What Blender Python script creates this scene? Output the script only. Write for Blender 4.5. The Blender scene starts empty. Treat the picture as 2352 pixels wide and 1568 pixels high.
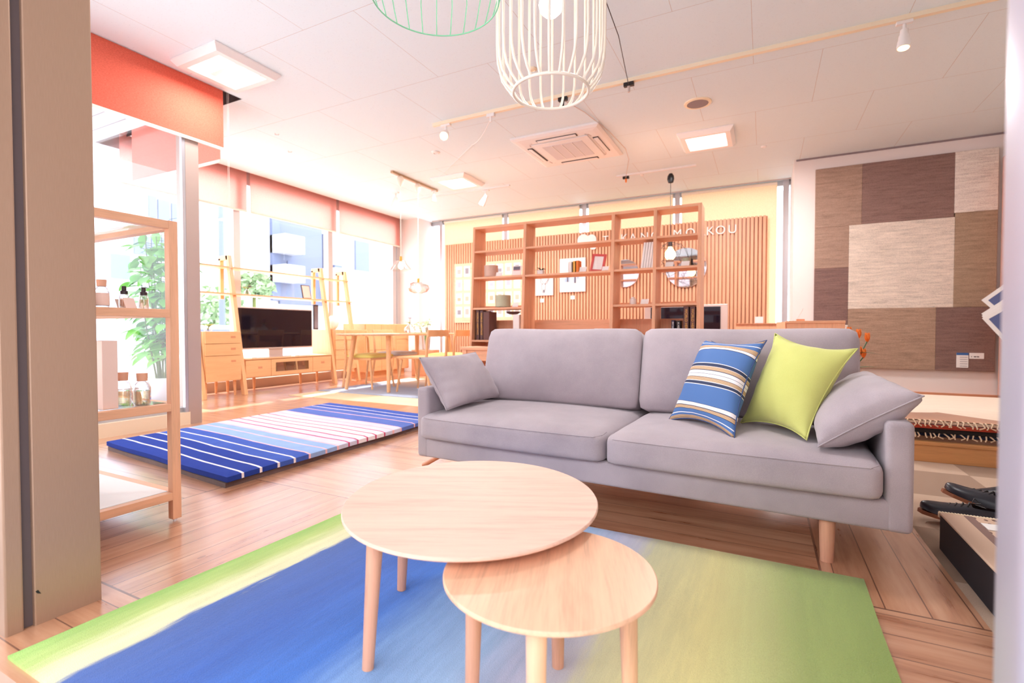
import bpy, bmesh, math, random
from mathutils import Vector, Matrix
random.seed(7)
C = bpy.context.scene.collection
SC = bpy.context.scene
PI = math.pi

# ------------------------------------------------------------ camera, world, lights, exposure
YAW = math.radians(26.9); PIT = math.atan(26/1140)
camd = bpy.data.cameras.new('camera'); cam = bpy.data.objects.new('camera', camd); C.objects.link(cam)
cam.location = (0, 0, .75); cam.rotation_euler = (PI/2-PIT, 0, YAW)
camd.sensor_width = 36; camd.lens = 1140/2352*36; camd.clip_start = .05; camd.clip_end = 200
camd.dof.use_dof = True; camd.dof.focus_distance = 1.9; camd.dof.aperture_fstop = 3.2
SC.camera = cam
SC.view_settings.view_transform = 'Standard'; SC.view_settings.look = 'None'
SC.view_settings.exposure = EXPO = 0.25; SC.view_settings.gamma = 1; SC.view_settings.use_curve_mapping = False
SC.cycles.use_denoising = True
SC.cycles.max_bounces = 10; SC.cycles.diffuse_bounces = 5; SC.cycles.glossy_bounces = 4
SC.cycles.transparent_max_bounces = 16; SC.cycles.transmission_bounces = 6
SC.cycles.sample_clamp_indirect = 6; SC.cycles.caustics_reflective = False; SC.cycles.caustics_refractive = False
w = bpy.data.worlds.new('sky'); SC.world = w; w.use_nodes = True
bg = w.node_tree.nodes['Background']; bg.inputs[0].default_value = (.92, .96, 1, 1); bg.inputs[1].default_value = 5.0
sun = bpy.data.lights.new('sun', 'SUN'); sun.energy = 9.0; sun.angle = .02; sun.color = (1, .93, .84)
so = bpy.data.objects.new('sun', sun); C.objects.link(so)
so.rotation_euler = Vector((.62, -.22, -1.0)).to_track_quat('-Z', 'Y').to_euler()
LAMPS = [(-3.66, 2.43, 12), (-.55, 5.57, 60), (-3.67, 5.63, 65), (-.55, 2.43, 20), (1.9, 4.0, 10)]   # ceiling luminaires: x, y, watts; last two added out of view, no fixture built
for x, y, e in LAMPS:
    l = bpy.data.lights.new('ceiling_lamp', 'AREA'); l.shape = 'RECTANGLE'; l.size = .42; l.size_y = .42; l.energy = e
    l.color = (1, .97, .96)
    o = bpy.data.objects.new('ceiling_lamp', l); C.objects.link(o); o.location = (x, y, 2.68)

# ------------------------------------------------------------ materials
def lin(c):
    return tuple(((v/255)/12.92 if v/255 <= .04045 else ((v/255+.055)/1.055)**2.4) for v in c)+(1,)
class NT:
    def __init__(s, name):
        s.m = bpy.data.materials.new(name); s.m.use_nodes = True; s.t = s.m.node_tree; s.n = s.t.nodes
        s.b = s.n['Principled BSDF']; s.out = s.n['Material Output']
    def nd(s, typ, **k):
        n = s.n.new(typ)
        for a, v in k.items(): setattr(n, a, v)
        return n
    def lk(s, a, b): s.t.links.new(a, b)
    def ma(s, op, a, b=None, c=None):
        n = s.n.new('ShaderNodeMath'); n.operation = op
        for i, v in enumerate((a, b, c)):
            if v is None: continue
            if isinstance(v, (int, float)): n.inputs[i].default_value = v
            else: s.lk(v, n.inputs[i])
        return n.outputs[0]
    def mix(s, f, a, b, mode='MIX'):
        n = s.n.new('ShaderNodeMix'); n.data_type = 'RGBA'; n.blend_type = mode
        for i, v in ((0, f), (6, a), (7, b)):
            if isinstance(v, (int, float)): n.inputs[i].default_value = v
            elif isinstance(v, tuple): n.inputs[i].default_value = v
            else: s.lk(v, n.inputs[i])
        return n.outputs[2]
    def ramp(s, f, stops, const=False):
        n = s.n.new('ShaderNodeValToRGB'); r = n.color_ramp
        if const: r.interpolation = 'CONSTANT'
        r.elements[0].position = stops[0][0]; r.elements[0].color = stops[0][1]
        r.elements[1].position = stops[-1][0]; r.elements[1].color = stops[-1][1]
        for p, c in stops[1:-1]:
            e = r.elements.new(p); e.color = c
        s.lk(f, n.inputs[0]); return n.outputs[0]
    def noise(s, vec, scale, detail=3, rough=.5):
        n = s.n.new('ShaderNodeTexNoise'); n.inputs['Scale'].default_value = scale; n.inputs['Detail'].default_value = detail
        n.inputs['Roughness'].default_value = rough
        if vec is not None: s.lk(vec, n.inputs[0])
        return n.outputs[0]
    def obj(s): return s.n.new('ShaderNodeTexCoord').outputs['Object']
    def uv(s): return s.n.new('ShaderNodeTexCoord').outputs['UV']
    def mapv(s, v, scale):
        n = s.n.new('ShaderNodeMapping'); n.inputs['Scale'].default_value = scale; s.lk(v, n.inputs[0]); return n.outputs[0]
    def sep(s, v):
        n = s.n.new('ShaderNodeSeparateXYZ'); s.lk(v, n.inputs[0]); return n.outputs
    def bump(s, h, st=.3, d=.01):
        n = s.n.new('ShaderNodeBump'); n.inputs['Strength'].default_value = st; n.inputs['Distance'].default_value = d
        s.lk(h, n.inputs['Height']); s.lk(n.outputs[0], s.b.inputs['Normal'])
    def col(s, c):
        if isinstance(c, tuple): s.b.inputs['Base Color'].default_value = c
        else: s.lk(c, s.b.inputs['Base Color'])
    def rough(s, v): s.b.inputs['Roughness'].default_value = v
def plain(name, c, r=.5, metal=0, spec=.5, coat=0):
    t = NT(name); t.col(lin(c)); t.rough(r); t.b.inputs['Metallic'].default_value = metal
    t.b.inputs['Specular IOR Level'].default_value = spec
    if coat: t.b.inputs['Coat Weight'].default_value = coat
    return t.m
def emit(name, c, st):
    t = NT(name); t.col(lin(c)); t.b.inputs['Emission Color'].default_value = lin(c); t.b.inputs['Emission Strength'].default_value = st
    return t.m
def wood1(name, c, axis, var=.12, r=.4, sc=1.0):
    t = NT(name+'_'+'xyz'[axis]); o = t.obj()
    s = [16*sc]*3; s[axis] = 1.1*sc
    v = t.mapv(o, tuple(s))
    n1 = t.noise(v, 2.2, 5, .6)
    n2 = t.noise(t.mapv(o, tuple(x*4 for x in s)), 4, 2)
    f = t.ma('ADD', t.ma('MULTIPLY', n1, .75), t.ma('MULTIPLY', n2, .25))
    c0 = lin(c); dark = tuple(x*(1-var*2.2) for x in c0[:3])+(1,); light = tuple(min(1, x*(1+var)) for x in c0[:3])+(1,)
    t.col(t.ramp(f, [(.32, dark), (.5, c0), (.68, light)])); t.rough(r); t.bump(n2, .05, .002)
    return t.m
def wood(name, c, **k): return [wood1(name, c, i, **k) for i in range(3)]
def fabric(name, c, c2=None, sc=1.0, bump=.25):
    t = NT(name); o = t.obj()
    n1 = t.noise(o, 3.5*sc, 4, .6); n2 = t.noise(o, 420*sc, 2)
    a = lin(c); b = lin(c2 or tuple(int(x*.88) for x in c))
    f = t.ma('ADD', t.ma('MULTIPLY', n1, .7), t.ma('MULTIPLY', n2, .3))
    t.col(t.ramp(f, [(.35, b), (.62, a)])); t.rough(.92); t.b.inputs['Sheen Weight'].default_value = .25
    t.b.inputs['Specular IOR Level'].default_value = .2; t.bump(n2, bump, .002)
    return t.m
def glassm(name, tint=(1, 1, 1, 1), f=.1, r=0.0):
    t = NT(name); n = t.n; n.remove(t.b)
    tr = n.new('ShaderNodeBsdfTransparent'); tr.inputs[0].default_value = tint
    gl = n.new('ShaderNodeBsdfGlossy'); gl.inputs['Roughness'].default_value = r
    lw = n.new('ShaderNodeLayerWeight'); lw.inputs[0].default_value = .35
    mx = n.new('ShaderNodeMixShader'); m = n.new('ShaderNodeMath'); m.operation = 'MULTIPLY'; m.inputs[1].default_value = f*6
    ad = n.new('ShaderNodeMath'); ad.operation = 'ADD'; ad.inputs[1].default_value = f*.35; ad.use_clamp = True
    t.lk(lw.outputs['Facing'], m.inputs[0]); t.lk(m.outputs[0], ad.inputs[0])
    t.lk(ad.outputs[0], mx.inputs[0]); t.lk(tr.outputs[0], mx.inputs[1]); t.lk(gl.outputs[0], mx.inputs[2]); t.lk(mx.outputs[0], t.out.inputs[0])
    return t.m
def blindm(name, c, tr=.5, weave=True):
    t = NT(name); n = t.n; o = t.obj()
    ns = t.noise(t.mapv(o, (60, 60, 160)), 1.5, 3)
    a = lin(c); b = tuple(min(1, x*1.18+.03) for x in a[:3])+(1,)
    colr = t.ramp(ns, [(.35, a), (.7, b)]); t.col(colr); t.rough(.9)
    ts = n.new('ShaderNodeBsdfTranslucent'); t.lk(colr, ts.inputs[0])
    mx = n.new('ShaderNodeMixShader'); mx.inputs[0].default_value = tr
    t.lk(t.b.outputs[0], mx.inputs[1]); t.lk(ts.outputs[0], mx.inputs[2]); t.lk(mx.outputs[0], t.out.inputs[0])
    return t.m

M = {}
WOOD = wood('oak', (236, 184, 148)); WOODL = wood('light_oak', (243, 203, 168)); WOODT = wood('beech_top', (232, 192, 172), var=.1, r=.55)
WOODT2 = wood('ash_top', (236, 186, 152), var=.12, r=.38); WOODLEG = wood('leg_wood', (214, 160, 132), var=.1)
WOODF = wood('far_oak', (240, 188, 138), var=.06); WOODSH = wood('shelf_oak', (230, 174, 138), var=.08, r=.45)
WOODR = wood('red_oak', (214, 148, 112), var=.1)
M['white'] = plain('white_paint', (238, 234, 232), .5); M['wall'] = plain('wall_paint', (240, 230, 226), .8)
M['paper'] = plain('paper', (244, 242, 240), .7); M['black'] = plain('black_plastic', (22, 21, 24), .4)
M['dark'] = plain('dark_metal', (60, 50, 52), .4, .6); M['alu'] = plain('aluminium', (200, 200, 205), .35, .8)
M['mull'] = plain('mullion_metal', (196, 190, 190), .45, .3); M['taupe'] = plain('taupe_mullion', (188, 168, 158), .5, .2)
M['cream'] = plain('cream_metal', (244, 228, 200), .45); M['glass'] = glassm('window_glass', (.97, .98, 1, 1), .015)
M['glass2'] = glassm('shelf_glass', (.95, .98, .97, 1), .12); M['gvase'] = glassm('vase_glass', (.96, .97, .98, 1), .22)
M['amber'] = glassm('oil_liquid', (.98, .90, .72, 1), .2); M['tan_gl'] = glassm('amber_liquid', (.93, .74, .6, 1), .15)
M['mirror'] = plain('mirror', (235, 235, 238), .02, 1.0)
M['screen'] = plain('tv_screen', (24, 18, 30), .05, 0, .4, 0)
M['jamb'] = NT('brushed_bronze_metal')
t = M['jamb']; o_ = t.obj(); nn = t.noise(t.mapv(o_, (900, 900, 30)), 1, 2)
t.col(t.ramp(nn, [(.3, lin((160, 128, 106))), (.7, lin((166, 134, 112)))])); t.rough(.42); t.b.inputs['Metallic'].default_value = .3; M['jamb'] = t.m
M['groove'] = plain('rubber_groove', (92, 76, 76), .7)
M['sofa'] = fabric('grey_suede', (186, 174, 179), (166, 155, 161))
M['lime'] = fabric('lime_cotton', (214, 218, 130), (204, 208, 118), bump=.12)
M['green'] = plain('leaf_green', (130, 200, 90), .5); M['dgreen'] = plain('dark_leaf', (60, 96, 60), .5)
M['pgreen'] = plain('pale_leaf', (190, 222, 160), .5)
M['orange'] = plain('orange_petal', (240, 130, 50), .6); M['stem'] = plain('stem', (110, 120, 60), .6)
M['red'] = plain('red_frame', (214, 92, 90), .5); M['pink'] = plain('pink_card', (236, 205, 192), .7)
M['sage'] = fabric('sage_shade', (196, 202, 176), sc=1); M['blush'] = fabric('blush_shade', (226, 196, 180))
M['brown'] = plain('brown_cloth', (112, 78, 74), .7); M['navy'] = plain('navy_cloth', (34, 38, 74), .6)
M['gold'] = plain('gold_foil', (226, 170, 80), .4, .5); M['silverframe'] = plain('silver_plastic', (205, 188, 182), .4, .3)
M['bulb'] = emit('bulb_glow', (255, 244, 228), 5); M['tube'] = emit('lamp_tube', (255, 250, 246), 3.5); M['tubew'] = emit('warm_lamp', (255, 214, 150), 5)
M['diffuser'] = plain('reflector_white', (246, 242, 240), .4)
M['grille'] = plain('speaker_grille', (142, 128, 132), .7)
M['ceramic'] = plain('ceramic', (246, 240, 236), .3); M['leather'] = plain('black_leather', (34, 33, 44), .35)
M['insole'] = plain('tan_insole', (140, 84, 54), .6); M['box'] = plain('black_box', (22, 18, 26), .75)
M['capwood'] = plain('wooden_cap', (226, 168, 138), .55); M['mint'] = plain('mint_wire', (130, 206, 164), .4)
M['ivory'] = plain('ivory_wire', (244, 234, 220), .4); M['redcloth'] = plain('red_weave', (176, 66, 44), .9)
M['bluetag'] = plain('blue_print', (58, 104, 168), .6); M['ink'] = plain('grey_ink', (110, 108, 124), .7); M['sky'] = plain('blue_wash', (170, 196, 224), .8)

# ------------------------------------------------------------ mesh building
class MB:
    def __init__(s): s.v = []; s.f = []; s.uv = None
    def add(s, vs, fs):
        b = len(s.v); s.v += [tuple(p) for p in vs]; s.f += [tuple(i+b for i in f) for f in fs]; return s
    def box(s, x0, x1, y0, y1, z0, z1):
        return s.add([(x, y, z) for z in (z0, z1) for y in (y0, y1) for x in (x0, x1)],
                     [(0, 2, 3, 1), (4, 5, 7, 6), (0, 1, 5, 4), (2, 6, 7, 3), (0, 4, 6, 2), (1, 3, 7, 5)])
    def hexa(s, a, b):   # a: four bottom pts ccw, b: four top pts ccw
        return s.add(list(a)+list(b), [(3, 2, 1, 0), (4, 5, 6, 7), (0, 1, 5, 4), (1, 2, 6, 5), (2, 3, 7, 6), (3, 0, 4, 7)])
    def tube(s, p, q, r0, r1=None, n=12, caps=True):
        p = Vector(p); q = Vector(q); r1 = r0 if r1 is None else r1
        d = (q-p).normalized(); u = d.orthogonal().normalized(); w = d.cross(u)
        vs = [p+(u*math.cos(a)+w*math.sin(a))*r0 for a in [2*PI*i/n for i in range(n)]]+[q+(u*math.cos(a)+w*math.sin(a))*r1 for a in [2*PI*i/n for i in range(n)]]
        fs = [(i, (i+1) % n, n+(i+1) % n, n+i) for i in range(n)]
        if caps: fs += [tuple(range(n-1, -1, -1)), tuple(range(n, 2*n))]
        return s.add(vs, fs)
    def path(s, pts, r, n=8, closed=False):
        pts = [Vector(p) for p in pts]; m = len(pts); rings = []; up = None
        for i, p in enumerate(pts):
            a = pts[(i-1) % m] if (closed or i > 0) else p; b = pts[(i+1) % m] if (closed or i < m-1) else p
            d = (b-a).normalized()
            if up is None: up = d.orthogonal().normalized()
            u = (up-d*up.dot(d)).normalized(); up = u; w = d.cross(u)
            rr = r[i] if isinstance(r, (list, tuple)) else r
            rings += [p+(u*math.cos(2*PI*k/n)+w*math.sin(2*PI*k/n))*rr for k in range(n)]
        fs = []
        for i in range(m if closed else m-1):
            j = (i+1) % m
            fs += [(i*n+k, i*n+(k+1) % n, j*n+(k+1) % n, j*n+k) for k in range(n)]
        if not closed: fs += [tuple(range(n-1, -1, -1)), tuple((m-1)*n+k for k in range(n))]
        return s.add(rings, fs)
    def lathe(s, prof, c=(0, 0, 0), n=32, sx=1, sy=1, cap=True):
        cx, cy, cz = c; vs = []; fs = []
        for r, z in prof: vs += [(cx+sx*r*math.cos(2*PI*k/n), cy+sy*r*math.sin(2*PI*k/n), cz+z) for k in range(n)]
        for i in range(len(prof)-1): fs += [(i*n+k, i*n+(k+1) % n, (i+1)*n+(k+1) % n, (i+1)*n+k) for k in range(n)]
        if cap and prof[0][0] > 1e-5: fs.append(tuple(range(n-1, -1, -1)))
        if cap and prof[-1][0] > 1e-5: fs.append(tuple((len(prof)-1)*n+k for k in range(n)))
        return s.add(vs, fs)
    def prism(s, poly, origin, ex, ey, depth):   # polygon in plane (ex, ey) at origin, extruded along ex x ey
        o = Vector(origin); ex = Vector(ex); ey = Vector(ey); nz = ex.cross(ey).normalized()*depth; n = len(poly)
        a = [o+ex*x+ey*y for x, y in poly]
        return s.add(a+[p+nz for p in a], [tuple(range(n-1, -1, -1)), tuple(range(n, 2*n))]+[(i, (i+1) % n, n+(i+1) % n, n+i) for i in range(n)])
    def rot(s, ang, c=(0, 0), axis='Z'):
        R_ = Matrix.Rotation(ang, 4, axis); cc = Vector((c[0], c[1], c[2] if len(c) > 2 else 0))
        s.v = [tuple(R_ @ (Vector(p)-cc)+cc) for p in s.v]; return s
    def move(s, d):
        s.v = [tuple(Vector(p)+Vector(d)) for p in s.v]; return s

def mk(name, mb, mat, smooth=False, bev=0, seg=2, sub=0):
    me = bpy.data.meshes.new(name); me.from_pydata(mb.v, [], mb.f); me.update()
    if mb.uv:
        l = me.uv_layers.new(name='UVMap')
        for lp in me.loops: l.data[lp.index].uv = mb.uv[lp.vertex_index]
    if isinstance(mat, list):
        dims = [max(p[i] for p in mb.v)-min(p[i] for p in mb.v) for i in range(3)]
        mat = mat[dims.index(max(dims))]
    me.materials.append(mat if not isinstance(mat, str) else M[mat])
    bm = bmesh.new(); bm.from_mesh(me); bmesh.ops.recalc_face_normals(bm, faces=bm.faces); bm.to_mesh(me); bm.free()
    o = bpy.data.objects.new(name, me); C.objects.link(o)
    if smooth:
        me.shade_smooth()
        if smooth != 'all': me.set_sharp_from_angle(angle=math.radians(40))
    if bev:
        b = o.modifiers.new('bevel', 'BEVEL'); b.width = bev; b.segments = seg; b.limit_method = 'ANGLE'; b.angle_limit = math.radians(40)
        if seg > 2: me.shade_smooth(); b.harden_normals = False
    if sub: 
        m_ = o.modifiers.new('sub', 'SUBSURF'); m_.levels = sub; m_.render_levels = sub
    return o
def tag(o, label=None, cat=None, group=None, kind=None):
    if label: o['label'] = label
    if cat: o['category'] = cat
    if group: o['group'] = group
    if kind: o['kind'] = kind
    return o
def thing(name, label, cat, loc, rz=0, group=None):
    o = bpy.data.objects.new(name, None); C.objects.link(o); o.location = loc; o.rotation_euler = (0, 0, rz); o.empty_display_size = .05
    return tag(o, label, cat, group)
def part(par, name, mb, mat, label=None, world=False, **k):
    if world:
        rt = par; off = Vector((0, 0, 0)); chain = []
        while rt is not None: chain.append(rt); rt = rt.parent
        T = Matrix()
        for q in reversed(chain): T = T @ (Matrix.Translation(q.location) @ q.rotation_euler.to_matrix().to_4x4())
        Ti = T.inverted(); mb.v = [tuple(Ti @ Vector(p)) for p in mb.v]
    o = mk(name, mb, mat, **k); o.parent = par
    if label: o['label'] = label
    return o
def single(name, mb, mat, label, cat, group=None, **k):   # a thing that is one mesh; origin goes to its base
    xs = [[p[i] for p in mb.v] for i in range(3)]
    c = Vector(((min(xs[0])+max(xs[0]))/2, (min(xs[1])+max(xs[1]))/2, min(xs[2])))
    mb.v = [tuple(Vector(p)-c) for p in mb.v]
    o = mk(name, mb, mat, **k); o.location = c
    return tag(o, label, cat, group)
def struct(name, mb, mat, **k): return tag(mk(name, mb, mat, **k), kind='structure')
def dup(root, loc, rz=0, label=None, group=None):
    r = root.copy(); C.objects.link(r); r.location = loc; r.rotation_euler = (0, 0, rz)
    if label: r['label'] = label
    if group: r['group'] = group
    for ch in list(root.children):
        c = ch.copy(); C.objects.link(c); c.parent = r
        for g in ch.children:
            d = g.copy(); C.objects.link(d); d.parent = c
    return r
def text(par, name, s, size, loc, rot, mat, ext=.001, al='LEFT', label=None):
    cu = bpy.data.curves.new(name, 'FONT'); cu.body = s; cu.size = size; cu.extrude = ext; cu.align_x = al
    cu.materials.append(M[mat] if isinstance(mat, str) else mat)
    q = bpy.data.objects.new(name+'_t', cu); C.objects.link(q); bpy.context.view_layer.update()
    me = bpy.data.meshes.new_from_object(q.evaluated_get(bpy.context.evaluated_depsgraph_get())); bpy.data.objects.remove(q); bpy.data.curves.remove(cu)
    o = bpy.data.objects.new(name, me); C.objects.link(o); o.location = loc; o.rotation_euler = rot; o.parent = par
    if label: o['label'] = label
    return o

# pillow from four corners (BL, BR, TR, TL)
def pillow_mb(cs, T, bow=.05, n=22, sag=0, p=.55, wr=.0, ear=0):
    BL, BR, TR, TL = [Vector(c) for c in cs]; nrm = ((BR-BL)+(TR-TL)).cross((TL-BL)+(TR-BR)).normalized()
    mb = MB(); cen = (BL+BR+TR+TL)/4; vs = []; uv = []
    rnd = random.Random(3)
    for side in (1, -1):
        for j in range(n+1):
            for i in range(n+1):
                u, v = i/n, j/n
                P = BL*(1-u)*(1-v)+BR*u*(1-v)+TR*u*v+TL*(1-u)*v
                eu = 4*u*(1-u); ev = 4*v*(1-v)
                # edges bow inward between the corners
                P = P+(cen-P)*(bow*(ev*abs(2*u-1)**3+eu*abs(2*v-1)**3)*1.6)
                h = T/2*(max(eu, 0)*max(ev, 0))**p
                ew = math.exp(-9*min(u, 1-u))*math.sin(31*v+3*side)+math.exp(-9*min(v, 1-v))*math.sin(27*u+2+side)+.5*math.sin(7*u+4*v*v+side)
                h *= 1+wr*ew
                P = P+(P-cen)*ear*(abs(2*u-1)*abs(2*v-1))**5
                sg = Vector((0, 0, -sag*eu*ev))
                vs.append(P+nrm*h*side+sg); uv.append((u, v))
    N = (n+1)**2; fs = []
    for j in range(n):
        for i in range(n):
            a = j*(n+1)+i
            fs.append((a, a+1, a+n+2, a+n+1)); fs.append((N+a, N+a+n+1, N+a+n+2, N+a+1))
    mb.add(vs, fs); mb.uv = uv
    return mb
def seam_mb(cs, bow, r=.0022, n=30, ear=0):
    BL, BR, TR, TL = [Vector(c) for c in cs]; cen = (BL+BR+TR+TL)/4; pts = []
    def at(u, v):
        P = BL*(1-u)*(1-v)+BR*u*(1-v)+TR*u*v+TL*(1-u)*v
        P = P+(cen-P)*(bow*(4*v*(1-v)*abs(2*u-1)**3+4*u*(1-u)*abs(2*v-1)**3)*1.6)
        return P+(P-cen)*ear*(abs(2*u-1)*abs(2*v-1))**5
    for a in [i/n for i in range(n)]: pts.append(at(a, 0))
    for a in [i/n for i in range(n)]: pts.append(at(1, a))
    for a in [i/n for i in range(n)]: pts.append(at(1-a, 1))
    for a in [i/n for i in range(n)]: pts.append(at(0, 1-a))
    return MB().path(pts, r, 6, closed=True)
def weld(o):
    bm = bmesh.new(); bm.from_mesh(o.data); bmesh.ops.remove_doubles(bm, verts=bm.verts, dist=1e-5)
    bmesh.ops.recalc_face_normals(bm, faces=bm.faces); bm.to_mesh(o.data); bm.free(); return o
H = 2.75
# ------------------------------------------------------------ the setting
t = NT('wood_floor'); o_ = t.obj(); X, Y, Z = t.sep(o_)
bx = t.ma('FLOOR', t.ma('DIVIDE', t.ma('ADD', X, 2.3), 2.465)); by = t.ma('FLOOR', t.ma('DIVIDE', t.ma('SUBTRACT', Y, .75), .88))
par = t.ma('MODULO', t.ma('ABSOLUTE', t.ma('ADD', t.ma('ADD', bx, by), 20)), 2)       # 0: planks along Y, 1: planks along X
A = t.ma('ADD', t.ma('MULTIPLY', X, t.ma('SUBTRACT', 1, par)), t.ma('MULTIPLY', Y, par))   # across
B = t.ma('ADD', t.ma('MULTIPLY', Y, t.ma('SUBTRACT', 1, par)), t.ma('MULTIPLY', X, par))   # along
PW = .1
ai = t.ma('FLOOR', t.ma('DIVIDE', A, PW)); fr = t.ma('FRACT', t.ma('DIVIDE', A, PW))
gap = t.ma('LESS_THAN', t.ma('ABSOLUTE', t.ma('SUBTRACT', fr, .5)), .482)
fx = t.ma('FRACT', t.ma('DIVIDE', t.ma('ADD', X, 2.3), 2.465)); fy = t.ma('FRACT', t.ma('DIVIDE', t.ma('SUBTRACT', Y, .75), .88))
gx = t.ma('LESS_THAN', t.ma('ABSOLUTE', t.ma('SUBTRACT', fx, .5)), .4985); gy = t.ma('LESS_THAN', t.ma('ABSOLUTE', t.ma('SUBTRACT', fy, .5)), .496)
gap = t.ma('MULTIPLY', gap, t.ma('MULTIPLY', gx, gy))
wn = t.nd('ShaderNodeTexWhiteNoise'); cb = t.nd('ShaderNodeCombineXYZ')
t.lk(ai, cb.inputs[0]); t.lk(bx, cb.inputs[1]); t.lk(by, cb.inputs[2]); t.lk(cb.outputs[0], wn.inputs[0])
cg = t.nd('ShaderNodeCombineXYZ'); t.lk(t.ma('MULTIPLY', A, 14), cg.inputs[0]); t.lk(t.ma('ADD', t.ma('MULTIPLY', B, 1.3), t.ma('MULTIPLY', wn.outputs[0], 30)), cg.inputs[1]); t.lk(t.ma('MULTIPLY', wn.outputs[0], 9), cg.inputs[2])
g1 = t.noise(cg.outputs[0], 1.6, 5, .62)
ck = t.nd('ShaderNodeCombineXYZ'); t.lk(t.ma('MULTIPLY', A, 5), ck.inputs[0]); t.lk(t.ma('MULTIPLY', B, 2.2), ck.inputs[1])
vo = t.nd('ShaderNodeTexVoronoi'); vo.inputs['Scale'].default_value = 1.1; t.lk(ck.outputs[0], vo.inputs[0])
knot = t.ma('LESS_THAN', vo.outputs['Distance'], .045)
base = t.ramp(g1, [(.3, lin((162, 106, 76))), (.48, lin((200, 146, 112))), (.7, lin((218, 170, 138)))])
base = t.mix(t.ma('MULTIPLY', wn.outputs[0], .35), base, lin((182, 126, 94)))
base = t.mix(t.ma('MULTIPLY', knot, .7), base, lin((130, 86, 66)))
base = t.mix(gap, lin((120, 78, 60)), base)
t.col(base); t.b.inputs['Specular IOR Level'].default_value = .7; t.b.inputs['Coat Weight'].default_value = .9; t.b.inputs['Coat Roughness'].default_value = .22
t.lk(t.ma('ADD', t.ma('MULTIPLY', g1, .22), .2), t.b.inputs['Roughness'])
t.bump(t.ma('ADD', gap, t.ma('MULTIPLY', g1, .15)), .35, .003)
M['floor'] = t.m
m = MB(); m.box(-4.2, .515, .45, 7.7, -.1, 0); m.box(-6.1, -4.2, 2.4, 7.7, -.1, 0)
struct('floor', m, 'floor')

t = NT('carpet_tiles'); o_ = t.obj(); X, Y, Z = t.sep(o_)
ck = t.nd('ShaderNodeTexChecker'); t.lk(t.mapv(o_, (1, 1, 0)), ck.inputs[0]); ck.inputs['Scale'].default_value = 2.1
n1 = t.noise(o_, 300, 2)
a = t.mix(ck.outputs[1], lin((196, 170, 148)), lin((158, 132, 112)))
t.col(t.mix(t.ma('MULTIPLY', n1, .35), a, lin((130, 105, 90)))); t.rough(.95); t.bump(n1, .4, .003); M['carpet'] = t.m
m = MB().box(.515, 3.2, .45, 7.7, -.1, 0); struct('floor_carpet', m, 'carpet')

t = NT('ceiling_tiles'); o_ = t.obj(); br = t.nd('ShaderNodeTexBrick')
mp = t.nd('ShaderNodeMapping'); mp.inputs['Location'].default_value = (.09+.445*0, -4.19+.0, 0); t.lk(o_, mp.inputs[0]); t.lk(mp.outputs[0], br.inputs[0])
br.offset = .5; br.inputs['Scale'].default_value = 1; br.inputs['Brick Width'].default_value = .89; br.inputs['Row Height'].default_value = .913
br.inputs['Mortar Size'].default_value = .0014; br.inputs['Mortar Smooth'].default_value = .1
sp = t.noise(t.mapv(o_, (60, 95, 1)), 1.3, 3, .7)
pits = t.ma('GREATER_THAN', sp, .64)
c0 = t.mix(t.ma('MULTIPLY', pits, .3), lin((228, 240, 246)), lin((198, 204, 208)))
t.col(t.mix(br.outputs['Fac'], c0, lin((200, 186, 180)))); t.rough(.95); t.b.inputs['Specular IOR Level'].default_value = .2; M['ceil'] = t.m
m = MB(); m.box(-4.055, 3.2, .45, 2.82, H, H+.08); m.box(-5.857, 3.2, 2.82, 7.7, H, H+.08)
struct('ceiling', m, 'ceil')
m = MB(); m.box(-6.3, 3.4, .3, 7.9, H+.14, H+.3); struct('ceiling_slab', m, 'white')

# fronts, walls
m = MB(); m.box(-4.2, -1.8, .5, .62, -.1, .5); m.box(-4.2, -1.8, .5, .62, 2.65, H+.14); m.box(-4.2, -4.1, .5, .62, .5, 2.65); m.box(-3.05, -2.97, .5, .62, .5, 2.65); m.box(-4.1, -1.8, .5, .62, 1.9, 1.95); struct('wall_front', m, 'taupe')
m = MB(); m.box(.36, 3.2, .5, .62, -.1, H+.14); struct('wall_front_right', m, 'wall')
m = MB(); m.box(-1.8, .36, .5, .62, 2.45, H+.14); struct('wall_over_entrance', m, 'wall')
m = MB(); m.box(3.2, 3.3, .3, 7.9, -.1, H+.14); struct('wall_right', m, 'wall')
m = MB(); m.box(.3, 3.2, 6.77, 7.75, -.1, H+.1); struct('wall_rug', m, 'wall')
m = MB(); m.box(.3, 3.2, 6.735, 6.77, 0, .085); struct('baseboard_right', m, WOODR)
m = MB(); m.box(.32, 2.2, 6.755, 6.77, 2.733, 2.75); struct('trim_1', m, 'grille')
# entrance jambs
m = MB(); m.box(-1.8, -1.64, .56, .703, -.1, H+.14); struct('door_1', m, M['jamb'], bev=.003)
m = MB(); m.box(-1.795, -1.652, .54, .56, -.1, H+.14); struct('trim_2', m, 'groove')
m = MB(); m.box(-1.8, -1.64, .505, .54, -.1, H+.14); struct('door_2', m, M['jamb'], bev=.004)
M['jamb2'] = plain('pale_aluminium', (176, 170, 182), .38, .35)
m = MB(); m.box(.175, .36, .5, .56, -.1, H+.14); struct('door_3', m, M['jamb2'], bev=.012, seg=4)
m = MB(); m.lathe([(.0, 0), (.0045, .0), (.0045, .003), (0, .003)], n=10)
m.rot(PI/2, (0, 0, 0), 'Y').move((-1.64, .568, .085))
single('scuff_hole', MB().hexa([(-1.6405, .5655, .082), (-1.6385, .5655, .082), (-1.6385, .573, .078), (-1.6405, .573, .078)], [(-1.6405, .562, .088), (-1.6385, .562, .088), (-1.6385, .567, .090), (-1.6405, .567, .090)]), 'black', 'small dark chipped mark low on the bronze door jamb', 'mark')
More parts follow.
